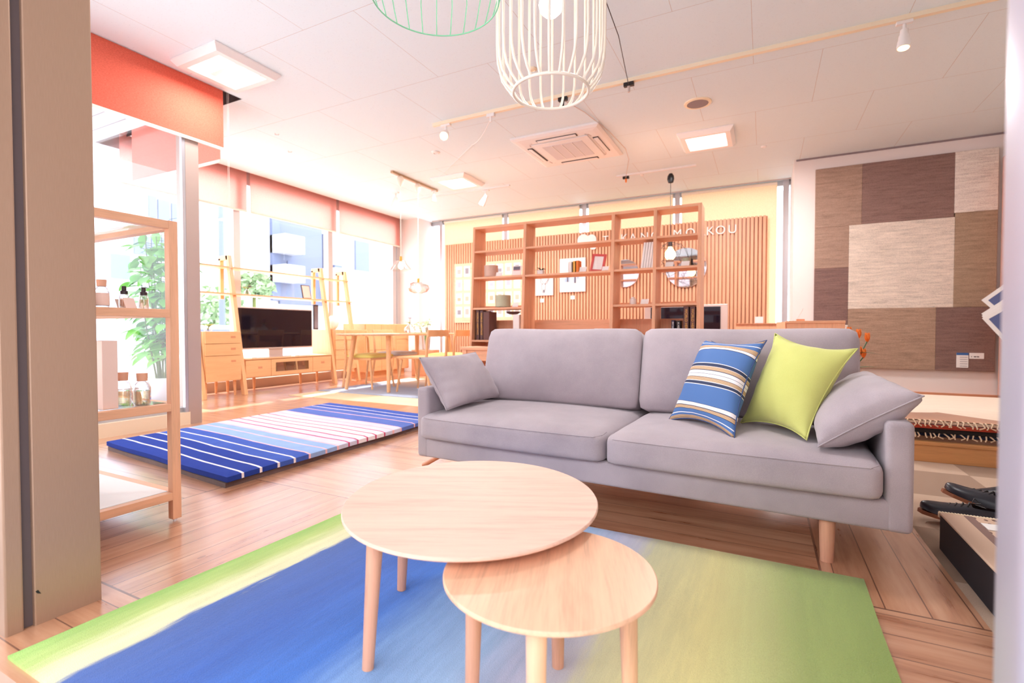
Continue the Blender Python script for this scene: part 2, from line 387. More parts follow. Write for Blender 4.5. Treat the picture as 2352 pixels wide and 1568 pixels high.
# near glass wall X=-4.15 (Y .62..2.45), perpendicular wall Y=2.45 (X -6..-4.2), far wall X=-6 (Y 2.45..7.2), back wall Y=7.6
m = MB(); m.box(-4.2, -4.078, 2.35, 2.452, 0, H); o = struct('window_post', m, 'taupe')
m = MB(); m.box(-4.11, -4.08, 2.325, 2.35, .1, H); struct('trim_3', m, 'alu')
def window(n, panes, bars, pm='glass', bm_='mull'):
    b = MB()
    for q in bars: b.box(*q)
    o = struct('window_%d' % n, b, bm_)
    for q in panes: part(o, 'pane', MB().box(*q), pm)
window(1, [(-4.156, -4.15, .62, 2.42, .12, H)], [(-4.19, -4.11, .62, 2.42, .1, .135), (-4.19, -4.11, 1.62, 1.66, .1, H), (-4.19, -4.11, .62, 2.42, 2.66, H+.1)])
m = MB(); m.box(-4.2, -4.076, .62, 2.36, 0, .1); struct('baseboard_left', m, 'cream')
window(2, [(-5.9, -4.2, 2.455, 2.461, .12, H)], [(-5.95, -5.88, 2.42, 2.5, 0, H+.1), (-5.9, -4.2, 2.43, 2.49, 0, .12), (-5.9, -4.2, 2.43, 2.49, 2.66, H+.1)])
fb = [(-6.04, -5.96, 2.4, 7.25, .0, .14), (-6.04, -5.96, 2.4, 7.25, 2.62, H+.1)]
for y0, y1 in ((4.0, 4.09), (5.52, 5.61), (7.0, 7.09)): fb.append((-6.05, -5.95, y0, y1, .1, H+.1))
fb.append((-6.05, -5.95, 7.12, 7.2, .1, H+.1))
window(3, [(-6.003, -5.997, 2.5, 4.0, .14, 2.7), (-6.003, -5.997, 4.09, 5.52, .14, 2.7), (-6.003, -5.997, 5.61, 7.0, .14, 2.7)], fb)
m = MB(); m.box(-5.96, -5.9, 2.5, 7.2, 0, .12); struct('baseboard_window', m, 'taupe')
m = MB(); m.box(-6.1, -5.53, 7.2, 7.7, 0, H+.05); struct('wall_column', m, 'wall')
bb = [(-5.53, .3, 7.6, 7.68, 0, .12), (-5.53, .3, 7.6, 7.68, 2.68, H+.14), (-5.31, -5.25, 7.54, 7.62, 0, H)]
for x in (-3.955, -2.555, -1.14, .245): bb.append((x-.035, x+.035, 7.56, 7.66, 0, H))
window(4, [(-5.5, .3, 7.64, 7.646, .12, 2.7)], bb, bm_='alu')
m = MB(); m.box(-5.45, .3, 7.5, 7.51, 2.735, 2.75); struct('trim_4', m, 'silverframe')
# recess lining above the blinds
m = MB(); m.box(-4.22, -4.055, .62, 2.82, H+.1, H+.14); m.box(-4.05, -4.045, .62, 2.82, H, H+.14); m.box(-5.9, -4.05, 2.815, 2.82, H, H+.14); struct('trim_5', m, 'dark')

# porch outside the near glass
t = NT('soffit_boards'); o_ = t.obj(); X, Y, Z = t.sep(o_); fr = t.ma('FRACT', t.ma('DIVIDE', Y, .15))
t.col(t.mix(t.ma('LESS_THAN', fr, .08), lin((210, 208, 212)), lin((150, 148, 155)))); M['soffit'] = t.m
m = MB().box(-5.9, -4.22, .2, 2.4, 2.5, 2.56); struct('porch_soffit', m, M['soffit'])
m = MB().box(-5.9, -4.2, -.5, 2.42, -.1, -.02); struct('porch_floor', m, plain('porch_tile', (200, 198, 200), .6))
m = MB().box(-60, -5.9, -30, 60, -.3, -.2); m.box(-5.9, 40, -30, .45, -.3, -.05); m.box(-5.9, 40, 7.75, 60, -.3, -.2); struct('street_ground', m, plain('asphalt', (205, 203, 206), .9))

m = MB().box(-4.2, 3.2, -1.5, .45, 2.72, 2.85); struct('entrance_canopy', m, 'groove'); m = MB().box(-14, 14, -7, -6.5, -.3, 3.5); struct('light_block_facade', m, 'grille')  # unseen canopy and facade, added to cut sky light through the entrance
# ------------------------------------------------------------ blinds
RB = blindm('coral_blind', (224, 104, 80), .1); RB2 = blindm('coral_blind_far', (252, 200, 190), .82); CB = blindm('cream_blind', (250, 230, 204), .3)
def blind(p0, p1, z0, z1, mat, label, group=None, cord=None):
    (x0, y0), (x1, y1) = p0, p1; L = math.hypot(x1-x0, y1-y0); a = math.atan2(y1-y0, x1-x0)
    t = thing('roller_blind', label, 'blind', (x0, y0, z0), a, group)
    part(t, 'fabric', MB().box(0, L, -.0015, .0015, .012, z1-z0), mat)
    part(t, 'bottom_bar', MB().box(0, L, -.008, .008, -.006, .016), 'ivory')
    part(t, 'roller', MB().tube((0, 0, z1-z0+.0), (L, 0, z1-z0), .022, n=16), mat if z1 > H else 'ivory', smooth=True)
    if cord is not None:
        b = MB(); b.path([(cord, .0, z1-z0), (cord, .0, .62-z0*0-1.6), (cord+.004, .01, .6-z0*0-1.62), (cord+.012, .0, .62-1.6), (cord+.012, 0, z1-z0)], .001, 6)
        part(t, 'pull_cord', b, 'ivory')
    return t
blind((-4.062, .9), (-4.062, 2.653), 2.262, 2.79, RB, 'large coral roller blind nearest the camera over the porch glass', cord=1.79)
blind((-5.56, 2.70), (-4.18, 2.70), 2.20, 2.79, RB2, 'coral roller blind on the short glass wall behind the near blind')
blind((-5.9, 2.75), (-5.9, 4.15), 2.258, 2.79, RB2, 'leftmost coral blind on the far left window', 'coral blinds of the far left window')
blind((-5.9, 4.20), (-5.9, 5.64), 2.256, 2.79, RB2, 'middle coral blind of the far left window above the television', 'coral blinds of the far left window')
blind((-5.9, 5.70), (-5.9, 7.13), 2.256, 2.79, RB2, 'rightmost coral blind of the far left window, beside the column', 'coral blinds of the far left window')
for (x0, x1, lb) in [(-5.22, -4.02, 'cream full-length blind behind the left end of the slatted panel'), (-3.9, -2.63, 'cream full-length blind behind the postcard panel, second from the column'),
                     (-2.48, -1.20, 'cream full-length blind behind the cloud emblem of the sign'), (-1.08, .14, 'cream full-length blind at the right end, beside the rug wall')]:
    b = blind((x0, 7.56), (x1, 7.56), .1, 2.715, CB, lb, 'cream blinds of the back window')
single('blind_cord', MB().path([(.205, 7.53, 2.6), (.205, 7.53, 1.0), (.215, 7.53, .97), (.225, 7.53, 1.0), (.225, 7.53, 2.6)], .002, 6), 'silverframe', 'thin looped blind cord hanging beside the rug wall corner', 'cord')

# ------------------------------------------------------------ exterior beyond the windows
M['bld'] = plain('render_wall', (200, 200, 206), .9); M['bld2'] = plain('blue_grey_wall', (116, 126, 154), .9); M['bld3'] = plain('pale_grey_wall', (112, 120, 142), .9); M['wind'] = plain('window_dark', (108, 118, 146), .7)
def at(px, X): # direction helper for far building openings
    r = (px-1176)/1140; d = (-math.sin(YAW)+r*math.cos(YAW), math.cos(YAW)+r*math.sin(YAW)); return d[1]*X/d[0]
b = thing('apartment_building', 'white apartment block with balconies across the street beyond the far window', 'building', (-14, 15, -.2))
BX = -14.0
def zz(px, py, X):
    r = (px-1176)/1140; dx = -math.sin(YAW)+r*math.cos(YAW); tt = X/dx; return .75+tt*((758-py)/1140)
def rect(px0, py0, px1, py1, X=BX):
    y0, y1 = at(px0, X), at(px1, X); pm = (px0+px1)/2
    return y0, y1, zz(pm, py1, X), zz(pm, py0, X)
part(b, 'wall', MB().box(-18, BX, at(560, BX), 32, -.2, 9), 'bld', world=True)
for i, (q, mt) in enumerate([((640, 500, 738, 700), 'bld3'), ((622, 500, 640, 690), 'wind'), ((741, 540, 757, 690), 'wind'), ((765, 610, 782, 700), 'wind'), ((815, 556, 846, 642), 'bld2'), ((657, 600, 664, 640), 'wind')]):
    y0, y1, z0, z1 = rect(*q); part(b, 'window' if mt != 'bld3' else 'wall_panel', MB().box(BX, BX+.08+(.0 if mt != 'wind' else .04), y0, y1, z0, z1), mt, world=True)
for q in [(622, 612, 668, 650), (738, 622, 815, 700), (622, 545, 668, 585)]:
    y0, y1, z0, z1 = rect(*q); part(b, 'balcony', MB().box(BX, BX+.7, y0, y1, z0, z1), 'bld', world=True)
y0, y1, z0, z1 = rect(640, 730, 700, 745); part(b, 'window', MB().box(BX, BX+.05, y0, y1, z0, z1), 'wind', world=True)
b = thing('office_building', 'pale building with a grid of grey windows seen through the porch glass', 'building', (-13, 7, -.2))
X2 = -13.0; part(b, 'wall', MB().box(-17, X2, at(262, X2), at(432, X2), -.2, 7), 'bld', world=True)
for q in [(345, 452, 362, 500), (366, 462, 392, 520), (397, 470, 415, 560), (310, 540, 345, 585), (350, 545, 380, 600), (255, 585, 300, 640), (385, 560, 412, 590)]:
    y0, y1, z0, z1 = rect(*q, X=X2); part(b, 'window', MB().box(X2, X2+.05, y0, y1, z0, z1), 'wind', world=True)
m = MB(); m.tube((-11, at(511, -11), -.2), (-11, at(511, -11), zz(511, 470, -11)), .07, .05); m.box(-11.05, -10.95, at(506, -11), at(522, -11), zz(511, 506, -11), zz(511, 501, -11))
single('utility_pole', m, 'bld2', 'grey utility pole across the street beyond the far window', 'pole')
m = MB()
rnd = random.Random(5)
def leafy(cx, cy, cz, rx, ry, rz_, n, s, rnd):
    m = MB()
    for _ in range(n):
        d = Vector((rnd.gauss(0, 1), rnd.gauss(0, 1), rnd.gauss(0, 1))).normalized()*rnd.random()**.4
        p = Vector((cx+d.x*rx, cy+d.y*ry, cz+d.z*rz_)); a = Vector((rnd.uniform(-1, 1), rnd.uniform(-1, 1), rnd.uniform(-1, 1))).normalized(); bb = a.orthogonal().normalized()
        q = s*rnd.uniform(.6, 1.3); m.add([p-a*q, p+bb*q*.5, p+a*q, p-bb*q*.5], [(0, 1, 2, 3)])
    return m
M['bushg'] = plain('pale_bush', (150, 176, 134), .8)
for (px, py, w_, h_, lb) in [(495, 728, .8, .8, 'pale green bush across the street behind the left chest'), (585, 655, .5, .35, 'pale green shrub across the street behind the ladder shelf')]:
    y = at(px, -12); z = zz(px, py, -12)
    b = thing('street_bush', lb, 'bush', (-12, y, -.2))
    part(b, 'foliage', leafy(0, 0, z+.2, .5, w_, h_, 500, .1, rnd), 'bushg'); part(b, 'trunk', MB().tube((0, 0, 0), (0, 0, z+.2), .06, .04), 'stem')
b = thing('parked_car', 'white car parked outside, just its roof showing behind the left chest', 'car', (-10, at(485, -10), -.2))
m = MB(); z = zz(485, 748, -10)+.2; m.lathe([(1.5, 0), (1.6, .25), (1.55, .55), (1.2, .62), (.95, z-.06), (.7, z), (0, z+.02)], n=28, sx=.5, sy=.62); part(b, 'body', m, 'white', smooth='all')
part(b, 'windscreen', MB().lathe([(1.19, .63), (.97, z-.07)], n=28, sx=.505, sy=.626), 'wind')

# ------------------------------------------------------------ big rug under the coffee tables
def bands(name, axis, stops, lo, hi, streak, nz=.03, pile=420, wob=(2.0, 9)):
    t = NT(name); o_ = t.obj(); X, Y, Z = t.sep(o_); S = (X, Y)[axis]
    sc = [0, 0, 0]; sc[axis] = streak; sc[1-axis] = streak*.12; sc[2] = 1
    st = t.noise(t.mapv(o_, tuple(sc)), 1, 4, .65); pl = t.noise(o_, pile, 2); bl = t.noise(o_, 3.5, 2)
    f = t.ma('DIVIDE', t.ma('SUBTRACT', S, lo), hi-lo)
    f = t.ma('ADD', f, t.ma('MULTIPLY', t.ma('SUBTRACT', st, .5), nz))
    c = t.ramp(f, stops)
    k = t.ma('ADD', .62, t.ma('MULTIPLY', t.ma('ADD', st, pl), .38))
    v = t.nd('ShaderNodeHueSaturation'); t.lk(k, v.inputs['Value']); t.lk(c, v.inputs['Color'])
    t.col(v.outputs[0]); t.rough(.96); t.b.inputs['Specular IOR Level'].default_value = .1; t.b.inputs['Sheen Weight'].default_value = .2
    t.bump(t.ma('ADD', pl, st), .5, .004); return t.m
W_, HH = 1.79, 1.33
RUGM = bands('gabbeh_rug', 0, [(0, lin((150, 196, 96))), (.05, lin((182, 204, 120))), (.085, lin((224, 222, 176))), (.112, lin((226, 222, 180))), (.124, lin((70, 100, 168))), (.25, lin((56, 96, 176))), (.36, lin((64, 118, 206))), (.42, lin((120, 160, 214))), (.53, lin((152, 184, 222))), (.6, lin((186, 190, 216))), (.64, lin((190, 190, 200))), (.67, lin((200, 198, 158))), (.78, lin((216, 208, 144))), (.84, lin((196, 200, 136))), (.9, lin((158, 176, 104))), (1, lin((142, 166, 88)))], -W_/2, W_/2, 30, .05)
def rug_mb(w, d, h, n=40, seed=1, amp=.004, r=.008):
    rnd = random.Random(seed); m = MB(); nx, ny = n, int(n*d/w)+1
    ph = [rnd.uniform(0, 6) for _ in range(4)]
    def hh(x, y): return amp*(math.sin(5*x+ph[0])*math.cos(4*y+ph[1])+.5*math.sin(11*y+ph[2]))
    top = []; 
    for j in range(ny+1):
        for i in range(nx+1):
            x = -w/2+w*i/nx; y = -d/2+d*j/ny
            ex = amp*1.2*math.sin(9*y+ph[3]) if i in (0, nx) else 0; ey = amp*1.2*math.sin(8*x+ph[1]) if j in (0, ny) else 0
            edge = i in (0, nx) or j in (0, ny)
            top.append((x+ex, y+ey, h-(r*.6 if edge else 0)+(0 if edge else hh(x, y))))
    bot = [(p[0], p[1], 0) for p in top]
    N = len(top); fs = []
    for j in range(ny):
        for i in range(nx):
            a = j*(nx+1)+i; fs.append((a, a+1, a+nx+2, a+nx+1)); fs.append((N+a, N+a+nx+1, N+a+nx+2, N+a+1))
    ring = [i for i in range(nx)]+[j*(nx+1)+nx for j in range(ny)]+[ny*(nx+1)+i for i in range(nx, 0, -1)]+[j*(nx+1) for j in range(ny, 0, -1)]
    for k in range(len(ring)):
        a, b = ring[k], ring[(k+1) % len(ring)]; fs.append((a, b, N+b, N+a))
    return m.add(top+bot, fs)
def rug(name, w, d, h, loc, rz, mat, label, cat='rug', amp=.003, group=None, n=40, seed=1):
    o = mk(name, rug_mb(w, d, h, n, seed, amp), mat, smooth=True); o.location = loc; o.rotation_euler = (0, 0, rz); return tag(o, label, cat, group)
rug('striped_rug', W_, HH, .012, (-1.525+W_/2, .47+HH/2-.005, 0), -.012, RUGM, 'large rug banded in green, deep blue, pale blue and yellow under the round tables', amp=.0012)

# striped blue rug on a brown rug, left middle
NB = lin((44, 66, 150)); N2 = lin((70, 96, 178)); LB = lin((150, 178, 222)); LV = lin((205, 208, 228)); WH = lin((240, 232, 232)); PK = lin((236, 190, 196)); RD = lin((196, 84, 120)); CW = lin((236, 232, 238)); B3 = lin((96, 118, 190))
st = [(0, NB)]
pat = [(.045, WH, NB), (.10, WH, NB), (.155, WH, N2), (.21, WH, N2), (.265, PK, LB), (.33, PK, LB), (.38, PK, LV), (.43, RD, LV), (.475, RD, CW), (.52, RD, CW), (.565, RD, CW), (.61, RD, LV), (.66, PK, LV), (.71, PK, B3), (.80, PK, B3), (.86, WH, N2), (.92, WH, N2)]
for p, c, nxt in pat: st += [(p, c), (p+.008, nxt)]
def bandsC(name, axis, st, lo, hi):
    t = NT(name); o_ = t.obj(); S = t.ma('ADD', t.sep(o_)[1], t.ma('MULTIPLY', t.sep(o_)[0], .1)); wv = t.noise(t.mapv(o_, (3, 3, 3)), 1, 2); pl = t.noise(o_, 420, 2); bl = t.noise(o_, 12, 3)
    f = t.ma('ADD', t.ma('DIVIDE', t.ma('SUBTRACT', S, lo), hi-lo), t.ma('MULTIPLY', t.ma('SUBTRACT', wv, .5), .012))
    # two ramps, split at the middle (a ramp holds 32 stops)
    a = [q for q in st if q[0] < .5]; b = [q for q in st if q[0] >= .5]; b = [(.0, a[-1][1])]+b
    c = t.mix(t.ma('GREATER_THAN', f, b[1][0]), t.ramp(f, a, True), t.ramp(f, b, True))
    v = t.nd('ShaderNodeHueSaturation'); t.lk(t.ma('ADD', .7, t.ma('MULTIPLY', t.ma('ADD', pl, bl), .3)), v.inputs['Value']); t.lk(c, v.inputs['Color'])
    t.col(v.outputs[0]); t.rough(.96); t.b.inputs['Specular IOR Level'].default_value = .1; t.bump(pl, .5, .004); return t.m
BR = bandsC('blue_striped_rug', 1, st, -.92, .92)
M['brownrug'] = fabric('brown_rug', (116, 92, 88), (84, 66, 64), bump=.6)
def skew(o):
    for v in o.data.vertices: v.co.x, v.co.y = v.co.x-.033*v.co.y, v.co.y-.1*v.co.x
skew(rug('brown_rug', 1.38, 1.82, .028, (-2.99, 2.45, 0), 0, M['brownrug'], 'dark brown rug lying underneath the blue striped rug', amp=.002, seed=4))
skew(rug('blue_striped_rug', 1.40, 1.84, .03, (-2.985, 2.455, .0295), 0, BR, 'blue rug with white and red stripes lying on a darker rug', amp=.003, seed=9))
# dining rugs
M['creamrug'] = fabric('cream_rug', (244, 226, 186), (236, 210, 160)); M['bluerug'] = bands('blue_dining_rug', 1, [(0, lin((176, 190, 214))), (.4, lin((150, 170, 206))), (.75, lin((225, 224, 220))), (1, lin((232, 222, 190)))], -.9, .9, 8)
rug('cream_rug', 1.85, 2.2, .008, (-3.95, 5.02, 0), 0, M['creamrug'], 'flat cream rug reaching out in front of the dining table', amp=.0005)
rug('dining_rug', 1.8, 1.75, .010, (-3.96, 5.2, .009), 0, M['bluerug'], 'pale blue rug directly under the dining table legs', amp=.0005)
# ------------------------------------------------------------ sofa
SA = math.atan2(-.095, 1.902); SL = 1.904
sofa = thing('sofa', 'grey suede two-cushion sofa on wooden legs facing the coffee tables', 'sofa', (-1.499, 1.933, 0), SA)
S_ = M['sofa']
part(sofa, 'base', MB().box(.05, SL-.05, .0, .84, .14, .235), S_, bev=.012, seg=3)
for x0 in (0, SL-.07):
    part(sofa, 'armrest', MB().box(x0, x0+.07, -.002, .84, .138, .475), S_, bev=.018, seg=4)
part(sofa, 'back_frame', MB().box(.07, SL-.07, .74, .84, .2, .66), S_, bev=.02, seg=3)
def cushion(x0, x1, y0, y1, z0, z1, crown=.035, rad=.03, nx=28, ny=20):
    m = MB(); vs = []; uv = []
    prof = [(0, 0)]
    # superellipse-edged box: grid top and bottom, rounded sides
    def sq(a, k): return math.copysign(abs(a)**k, a)
    nu, nv = 64, 16
    cx, cy, cz = (x0+x1)/2, (y0+y1)/2, (z0+z1)/2; hx, hy, hz = (x1-x0)/2, (y1-y0)/2, (z1-z0)/2
    m = MB(); V = {}; vs = []; fs = []
    nx_, ny_, nz_ = nx, ny, 8
    def P(i, j, k):
        key = (i, j, k)
        if key in V: return V[key]
        u = -1+2*i/nx_; v = -1+2*j/ny_; w_ = -1+2*k/nz_
        x, y, z = u*hx, v*hy, w_*hz
        # round the box by clamping to the inner box and pushing out by rad
        ix = max(-(hx-rad), min(hx-rad, x)); iy = max(-(hy-rad), min(hy-rad, y)); iz = max(-(hz-rad), min(hz-rad, z))
        d = Vector((x-ix, y-iy, z-iz))
        if d.length > 1e-9: d = d.normalized()*rad
        q = Vector((ix, iy, iz))+d
        cr = (1-u*u)*(1-v*v)
        bl = crown*(cr**.5)*(w_ if w_ > 0 else w_*.15)
        V[key] = len(vs); vs.append((cx+q.x*(1+.004*math.sin(7*v)), cy+q.y-(.012*(1-u*u) if v < 0 else 0)*abs(v), cz+q.z+bl)); return V[key]
    for k in (0, nz_):
        for i in range(nx_):
            for j in range(ny_): fs.append((P(i, j, k), P(i+1, j, k), P(i+1, j+1, k), P(i, j+1, k)))
    for k in range(nz_):
        for i in range(nx_):
            for j in (0, ny_): fs.append((P(i, j, k), P(i+1, j, k), P(i+1, j, k+1), P(i, j, k+1)))
        for j in range(ny_):
            for i in (0, nx_): fs.append((P(i, j, k), P(i, j+1, k), P(i, j+1, k+1), P(i, j, k+1)))
    m.add(vs, fs); return m
XM = .955
for x0, x1 in ((.038, XM-.004), (XM+.004, SL-.075)):
    c = part(sofa, 'seat_cushion', cushion(x0, x1, -.035, .74, .232, .345, .03, .028), S_, smooth='all')
    z = .338; part(c, 'piping', MB().path([(x0+.012, .05, z+.004), (x0+.012, .0, z), (x0+.035, -.036, z-.003)]+[(x0+.035+(x1-x0-.07)*i/12, -.038-.011*(1-(2*i/12-1)**2), z-.003) for i in range(1, 12)]+[(x1-.035, -.036, z-.003), (x1-.012, .0, z), (x1-.012, .05, z+.004)], .0022, 6), S_)
def back_cushion(x0, x1):
    m = cushion(x0, x1, -.085, .085, 0, .388, .02, .034, 24, 8)
    vs = []
    for x, y, z in m.v:
        u = (x-(x0+x1)/2)/((x1-x0)/2); w_ = (z-.2)/.2
        y += -.035*(1-u*u)*(1-min(1, w_*w_))*(1 if y < 0 else 0)
        z += -.006*math.cos(PI*u)*(w_ > .5)
        vs.append((x, y, z))
    m.v = vs; m.rot(-math.radians(14), (0, 0, 0), 'X'); m.move((0, .56, .355)); return m
for x0, x1 in ((.045, XM-.018), (XM-.012, SL-.085)):
    part(sofa, 'back_cushion', back_cushion(x0, x1), S_, smooth='all')
for (x, y, fx, fy, lb) in [(SL-.215, .045, 0, -.004, None), (SL-.2, .72, .0, .03, None)]:
    part(sofa, 'leg', MB().tube((x, y, .145), (x+fx, y+fy, 0), .0245, .019, 20), WOODLEG, smooth=True)
for (x, y, fx, fy) in [(.05, .30, -.245, -.02), (.18, .72, 0, .03)]:
    part(sofa, 'leg', MB().tube((x, y, .145), (x+fx, y+fy, 0), .013, .0125, 14), WOODR, smooth=True)

# pillows on the sofa
def pillow(name, cs, T, mat, label, bow=.06, p=.5, sag=0, wr=.05, seam=True, cat='cushion', rmat=None, ear=0):
    cs = [Vector(c) for c in cs]; base = Vector((sum(c.x for c in cs)/4, sum(c.y for c in cs)/4, min(c.z for c in cs)))
    cs = [c-base for c in cs]
    t = thing(name, label, cat, base)
    o = part(t, 'cover', pillow_mb(cs, T, bow, 40, sag, p, wr, ear), mat, smooth='all'); weld(o); o.data.shade_smooth()
    if seam: part(t, 'seam', seam_mb(cs, bow, .0025, ear=ear), rmat or mat, smooth='all')
    return t
pillow('throw_pillow', [(-1.325, 1.93, .375), (-1.30, 2.42, .385), (-1.37, 2.27, .632), (-1.475, 1.92, .618)], .13, S_, 'grey suede throw pillow leaning on the left armrest', bow=.04, p=.4, wr=.09)
pillow('throw_pillow', [(.16, 1.865, .375), (.20, 2.38, .40), (.37, 2.33, .585), (.425, 1.86, .555)], .17, S_, 'grey suede throw pillow tipped over the right armrest', bow=.04, p=.38, wr=.07)
M_T = .15
pillow('lime_pillow', [(-.07, 2.20, .385), (.132, 1.975, .385), (.287, 2.14, .675), (.045, 2.30, .725)], M_T, M['lime'], 'lime green pillow between the striped pillow and right armrest', bow=.065, p=.52, ear=.07)
# striped pillow
t = NT('striped_cotton'); uv = t.uv(); U_, V_, _ = t.sep(uv)
BL_ = lin((80, 118, 176)); NV = lin((52, 62, 92)); TN = lin((222, 188, 150)); WT = lin((246, 240, 242))
rows = [(0, TN), (.02, BL_), (.042, WT), (.050, BL_), (.088, NV), (.092, TN), (.125, NV), (.13, WT), (.165, NV), (.17, BL_), (.365, WT), (.373, NV), (.405, WT), (.412, TN), (.45, NV), (.456, WT), (.49, NV), (.493, WT), (.53, NV), (.538, TN), (.575, WT), (.582, NV)]
rows2 = [(0, NV), (.614, WT), (.622, BL_), (.812, NV), (.817, WT), (.845, NV), (.85, TN), (.888, BL_), (.925, WT), (.933, BL_), (.97, TN)]
c = t.mix(t.ma('GREATER_THAN', V_, .614), t.ramp(V_, rows, True), t.ramp(V_, rows2, True))
lines = t.ma('LESS_THAN', t.ma('FRACT', t.ma('MULTIPLY', V_, 118)), .3)
istan = t.ma('LESS_THAN', t.ma('ABSOLUTE', t.ma('SUBTRACT', t.sep(c)[2], TN[2])), .05)
c = t.mix(t.ma('MULTIPLY', lines, istan), c, lin((120, 92, 70)))
t.col(c); t.rough(.85); t.bump(t.noise(t.obj(), 500, 1), .12, .001); M['stripe'] = t.m
pillow('striped_pillow', [(-.352, 2.20, .372), (-.095, 1.94, .37), (.0, 2.215, .70), (-.245, 2.44, .71)], .125, M['stripe'], 'blue striped pillow leaning against the back cushion', bow=.085, p=.45, ear=.06, rmat=plain('blue_seam', (60, 82, 130), .8))

# ------------------------------------------------------------ coffee tables
def ell_top(a, b, th, ang, z, mat, par, un=.03, n=96):
    m = MB(); prof = [(1-un/a*1.0, -th), (1-.25*un/a, -th*.55), (1, -th*.3), (1, -.0025), (1-.002/a, 0)]
    vs = []; fs = []
    for r, dz in prof: vs += [(a*r*math.cos(2*PI*k/n), b*r*math.sin(2*PI*k/n), dz) for k in range(n)]
    for i in range(len(prof)-1): fs += [(i*n+k, i*n+(k+1) % n, (i+1)*n+(k+1) % n, (i+1)*n+k) for k in range(n)]
    fs += [tuple(range(n-1, -1, -1)), tuple((len(prof)-1)*n+k for k in range(n))]
    m.add(vs, fs); o = part(par, 'tabletop', m, mat, smooth=True); o.location = (0, 0, z); o.rotation_euler = (0, 0, ang); return o
A_ = math.radians(25.7)
t1 = thing('coffee_table', 'larger round beech coffee table, the taller of the nested pair', 'table', (-.653, 1.068, 0), 0, 'nested round coffee tables')
ell_top(.312, .343, .022, A_, .33, WOODT[0], t1)
cx, cy = -.653, 1.068
for (x, y) in [(-.763, .809), (-.913, 1.104), (-.49, 1.15)]:
    dx, dy = x-cx, y-cy; L = math.hypot(dx, dy)
    part(t1, 'leg', MB().tube((dx*.93, dy*.93, .31), (dx, dy, .0125), .0185, .0125, 20), WOODLEG, smooth=True)
t2 = thing('coffee_table', 'smaller round ash coffee table tucked under the taller one', 'table', (-.357, .857, 0), 0, 'nested round coffee tables')
ell_top(.198, .198, .022, math.radians(110), .30, WOODT2[0], t2)
for a in (104.9, 194.9, 284.9, 14.9):
    a = math.radians(a); part(t2, 'leg', MB().tube((.145*math.cos(a), .145*math.sin(a), .28), (.152*math.cos(a), .152*math.sin(a), .0125), .0175, .013, 20), WOODLEG if 1.5 < a < 4 else WOODT2, smooth=True)

# ------------------------------------------------------------ display shelf at the left jamb
sh = thing('display_shelf', 'oak and glass display shelf standing behind the door jamb', 'shelf', (-2.42, .95, 0))
x0, x1, y0, y1, TOP = -2.80, -2.045, .75, 1.145, 1.172; q = .032
def bar(name, *a, **k): return part(sh, name, MB().box(*a), WOODSH, world=True, bev=.0015, **k)
for X in (x0, x1-q):
    for Y in (y0, y1-q): 
        part(sh, 'leg', MB().box(X, X+q, Y, Y+q, .012, TOP), WOODSH, world=True, bev=.0015)
        part(sh, 'foot', MB().tube((X+q/2, Y+q/2, 0), (X+q/2, Y+q/2, .012), .008), 'white', world=True)
for z in (TOP-q, .80, .435, .088):
    for X in (x0, x1-q): bar('rail', X, X+q, y0+q, y1-q, z, z+q*.95)
    for Y in (y0, y1-q): bar('rail', x0+q, x1-q, Y, Y+q, z, z+q*.95)
for z, mt, nm in ((TOP-.012, 'glass2', 'glass_shelf'), (.823, 'glass2', 'glass_shelf'), (.459, 'glass2', 'glass_shelf'), (.112, 'white', 'bottom_panel')):
    part(sh, nm, MB().box(x0+.004+q*(z > .2)*0+.03, x1-.034, y0+.034, y1-.034, z, z+.008), mt, world=True)
ZS1, ZS2, ZS3 = .831, .467, TOP-.004
def cap_bottle(x, y, z, r, h, label, liquid='amber', lb=False):
    t = thing('diffuser_bottle', label, 'bottle', (x, y, z), 0, 'fragrance bottles on the display shelf')
    part(t, 'body', MB().lathe([(0, 0), (r*.9, 0), (r, .006), (r, h*.55), (r*.85, h*.68), (r*.5, h*.76), (r*.42, h*.8)], n=28), 'gvase', smooth=True)
    part(t, 'liquid', MB().lathe([(0, .006), (r*.86, .006), (r*.88, h*.45), (0, h*.45)], n=24), liquid, smooth=True)
    part(t, 'cap', MB().lathe([(r*.62, h*.76), (r*.68, h), (0, h)], n=28), 'capwood', smooth=True)
    if lb: part(t, 'paper_label', MB().lathe([(r*1.01, h*.08), (r*1.01, h*.52)], n=28), 'pink')
    return t
cap_bottle(-2.12, .865, ZS1, .018, .09, 'clear bottle with wooden cap, leftmost on the upper glass shelf')
cap_bottle(-2.12, .925, ZS1, .022, .10, 'wide clear bottle with wooden cap and pink label on the upper shelf', 'gvase', True)
cap_bottle(-2.14, .995, ZS2, .026, .125, 'gold oil bottle with wooden cap beside the tall pink box', 'amber')
cap_bottle(-2.10, 1.04, ZS2, .027, .12, 'gold oil bottle with wooden cap, nearest the front leg on the middle shelf', 'amber')
for y, lb in ((.995, 'small spray bottle with black nozzle behind a leaning card'), (1.06, 'small spray bottle with black nozzle closest to the front leg')):
    t = thing('spray_bottle', lb, 'bottle', (-2.12, y, ZS1), 0, 'spray bottles on the display shelf')
    part(t, 'body', MB().lathe([(0, 0), (.0145, 0), (.016, .004), (.016, .044), (.012, .052), (.008, .055)], n=24), 'gvase', smooth=True)
    part(t, 'liquid', MB().lathe([(0, .003), (.0135, .003), (.0135, .036), (0, .036)], n=20), 'tan_gl', smooth=True)
    part(t, 'nozzle', MB().lathe([(.0115, .053), (.0115, .064), (.0075, .066), (.007, .082), (0, .083)], n=20), 'dark', smooth=True)
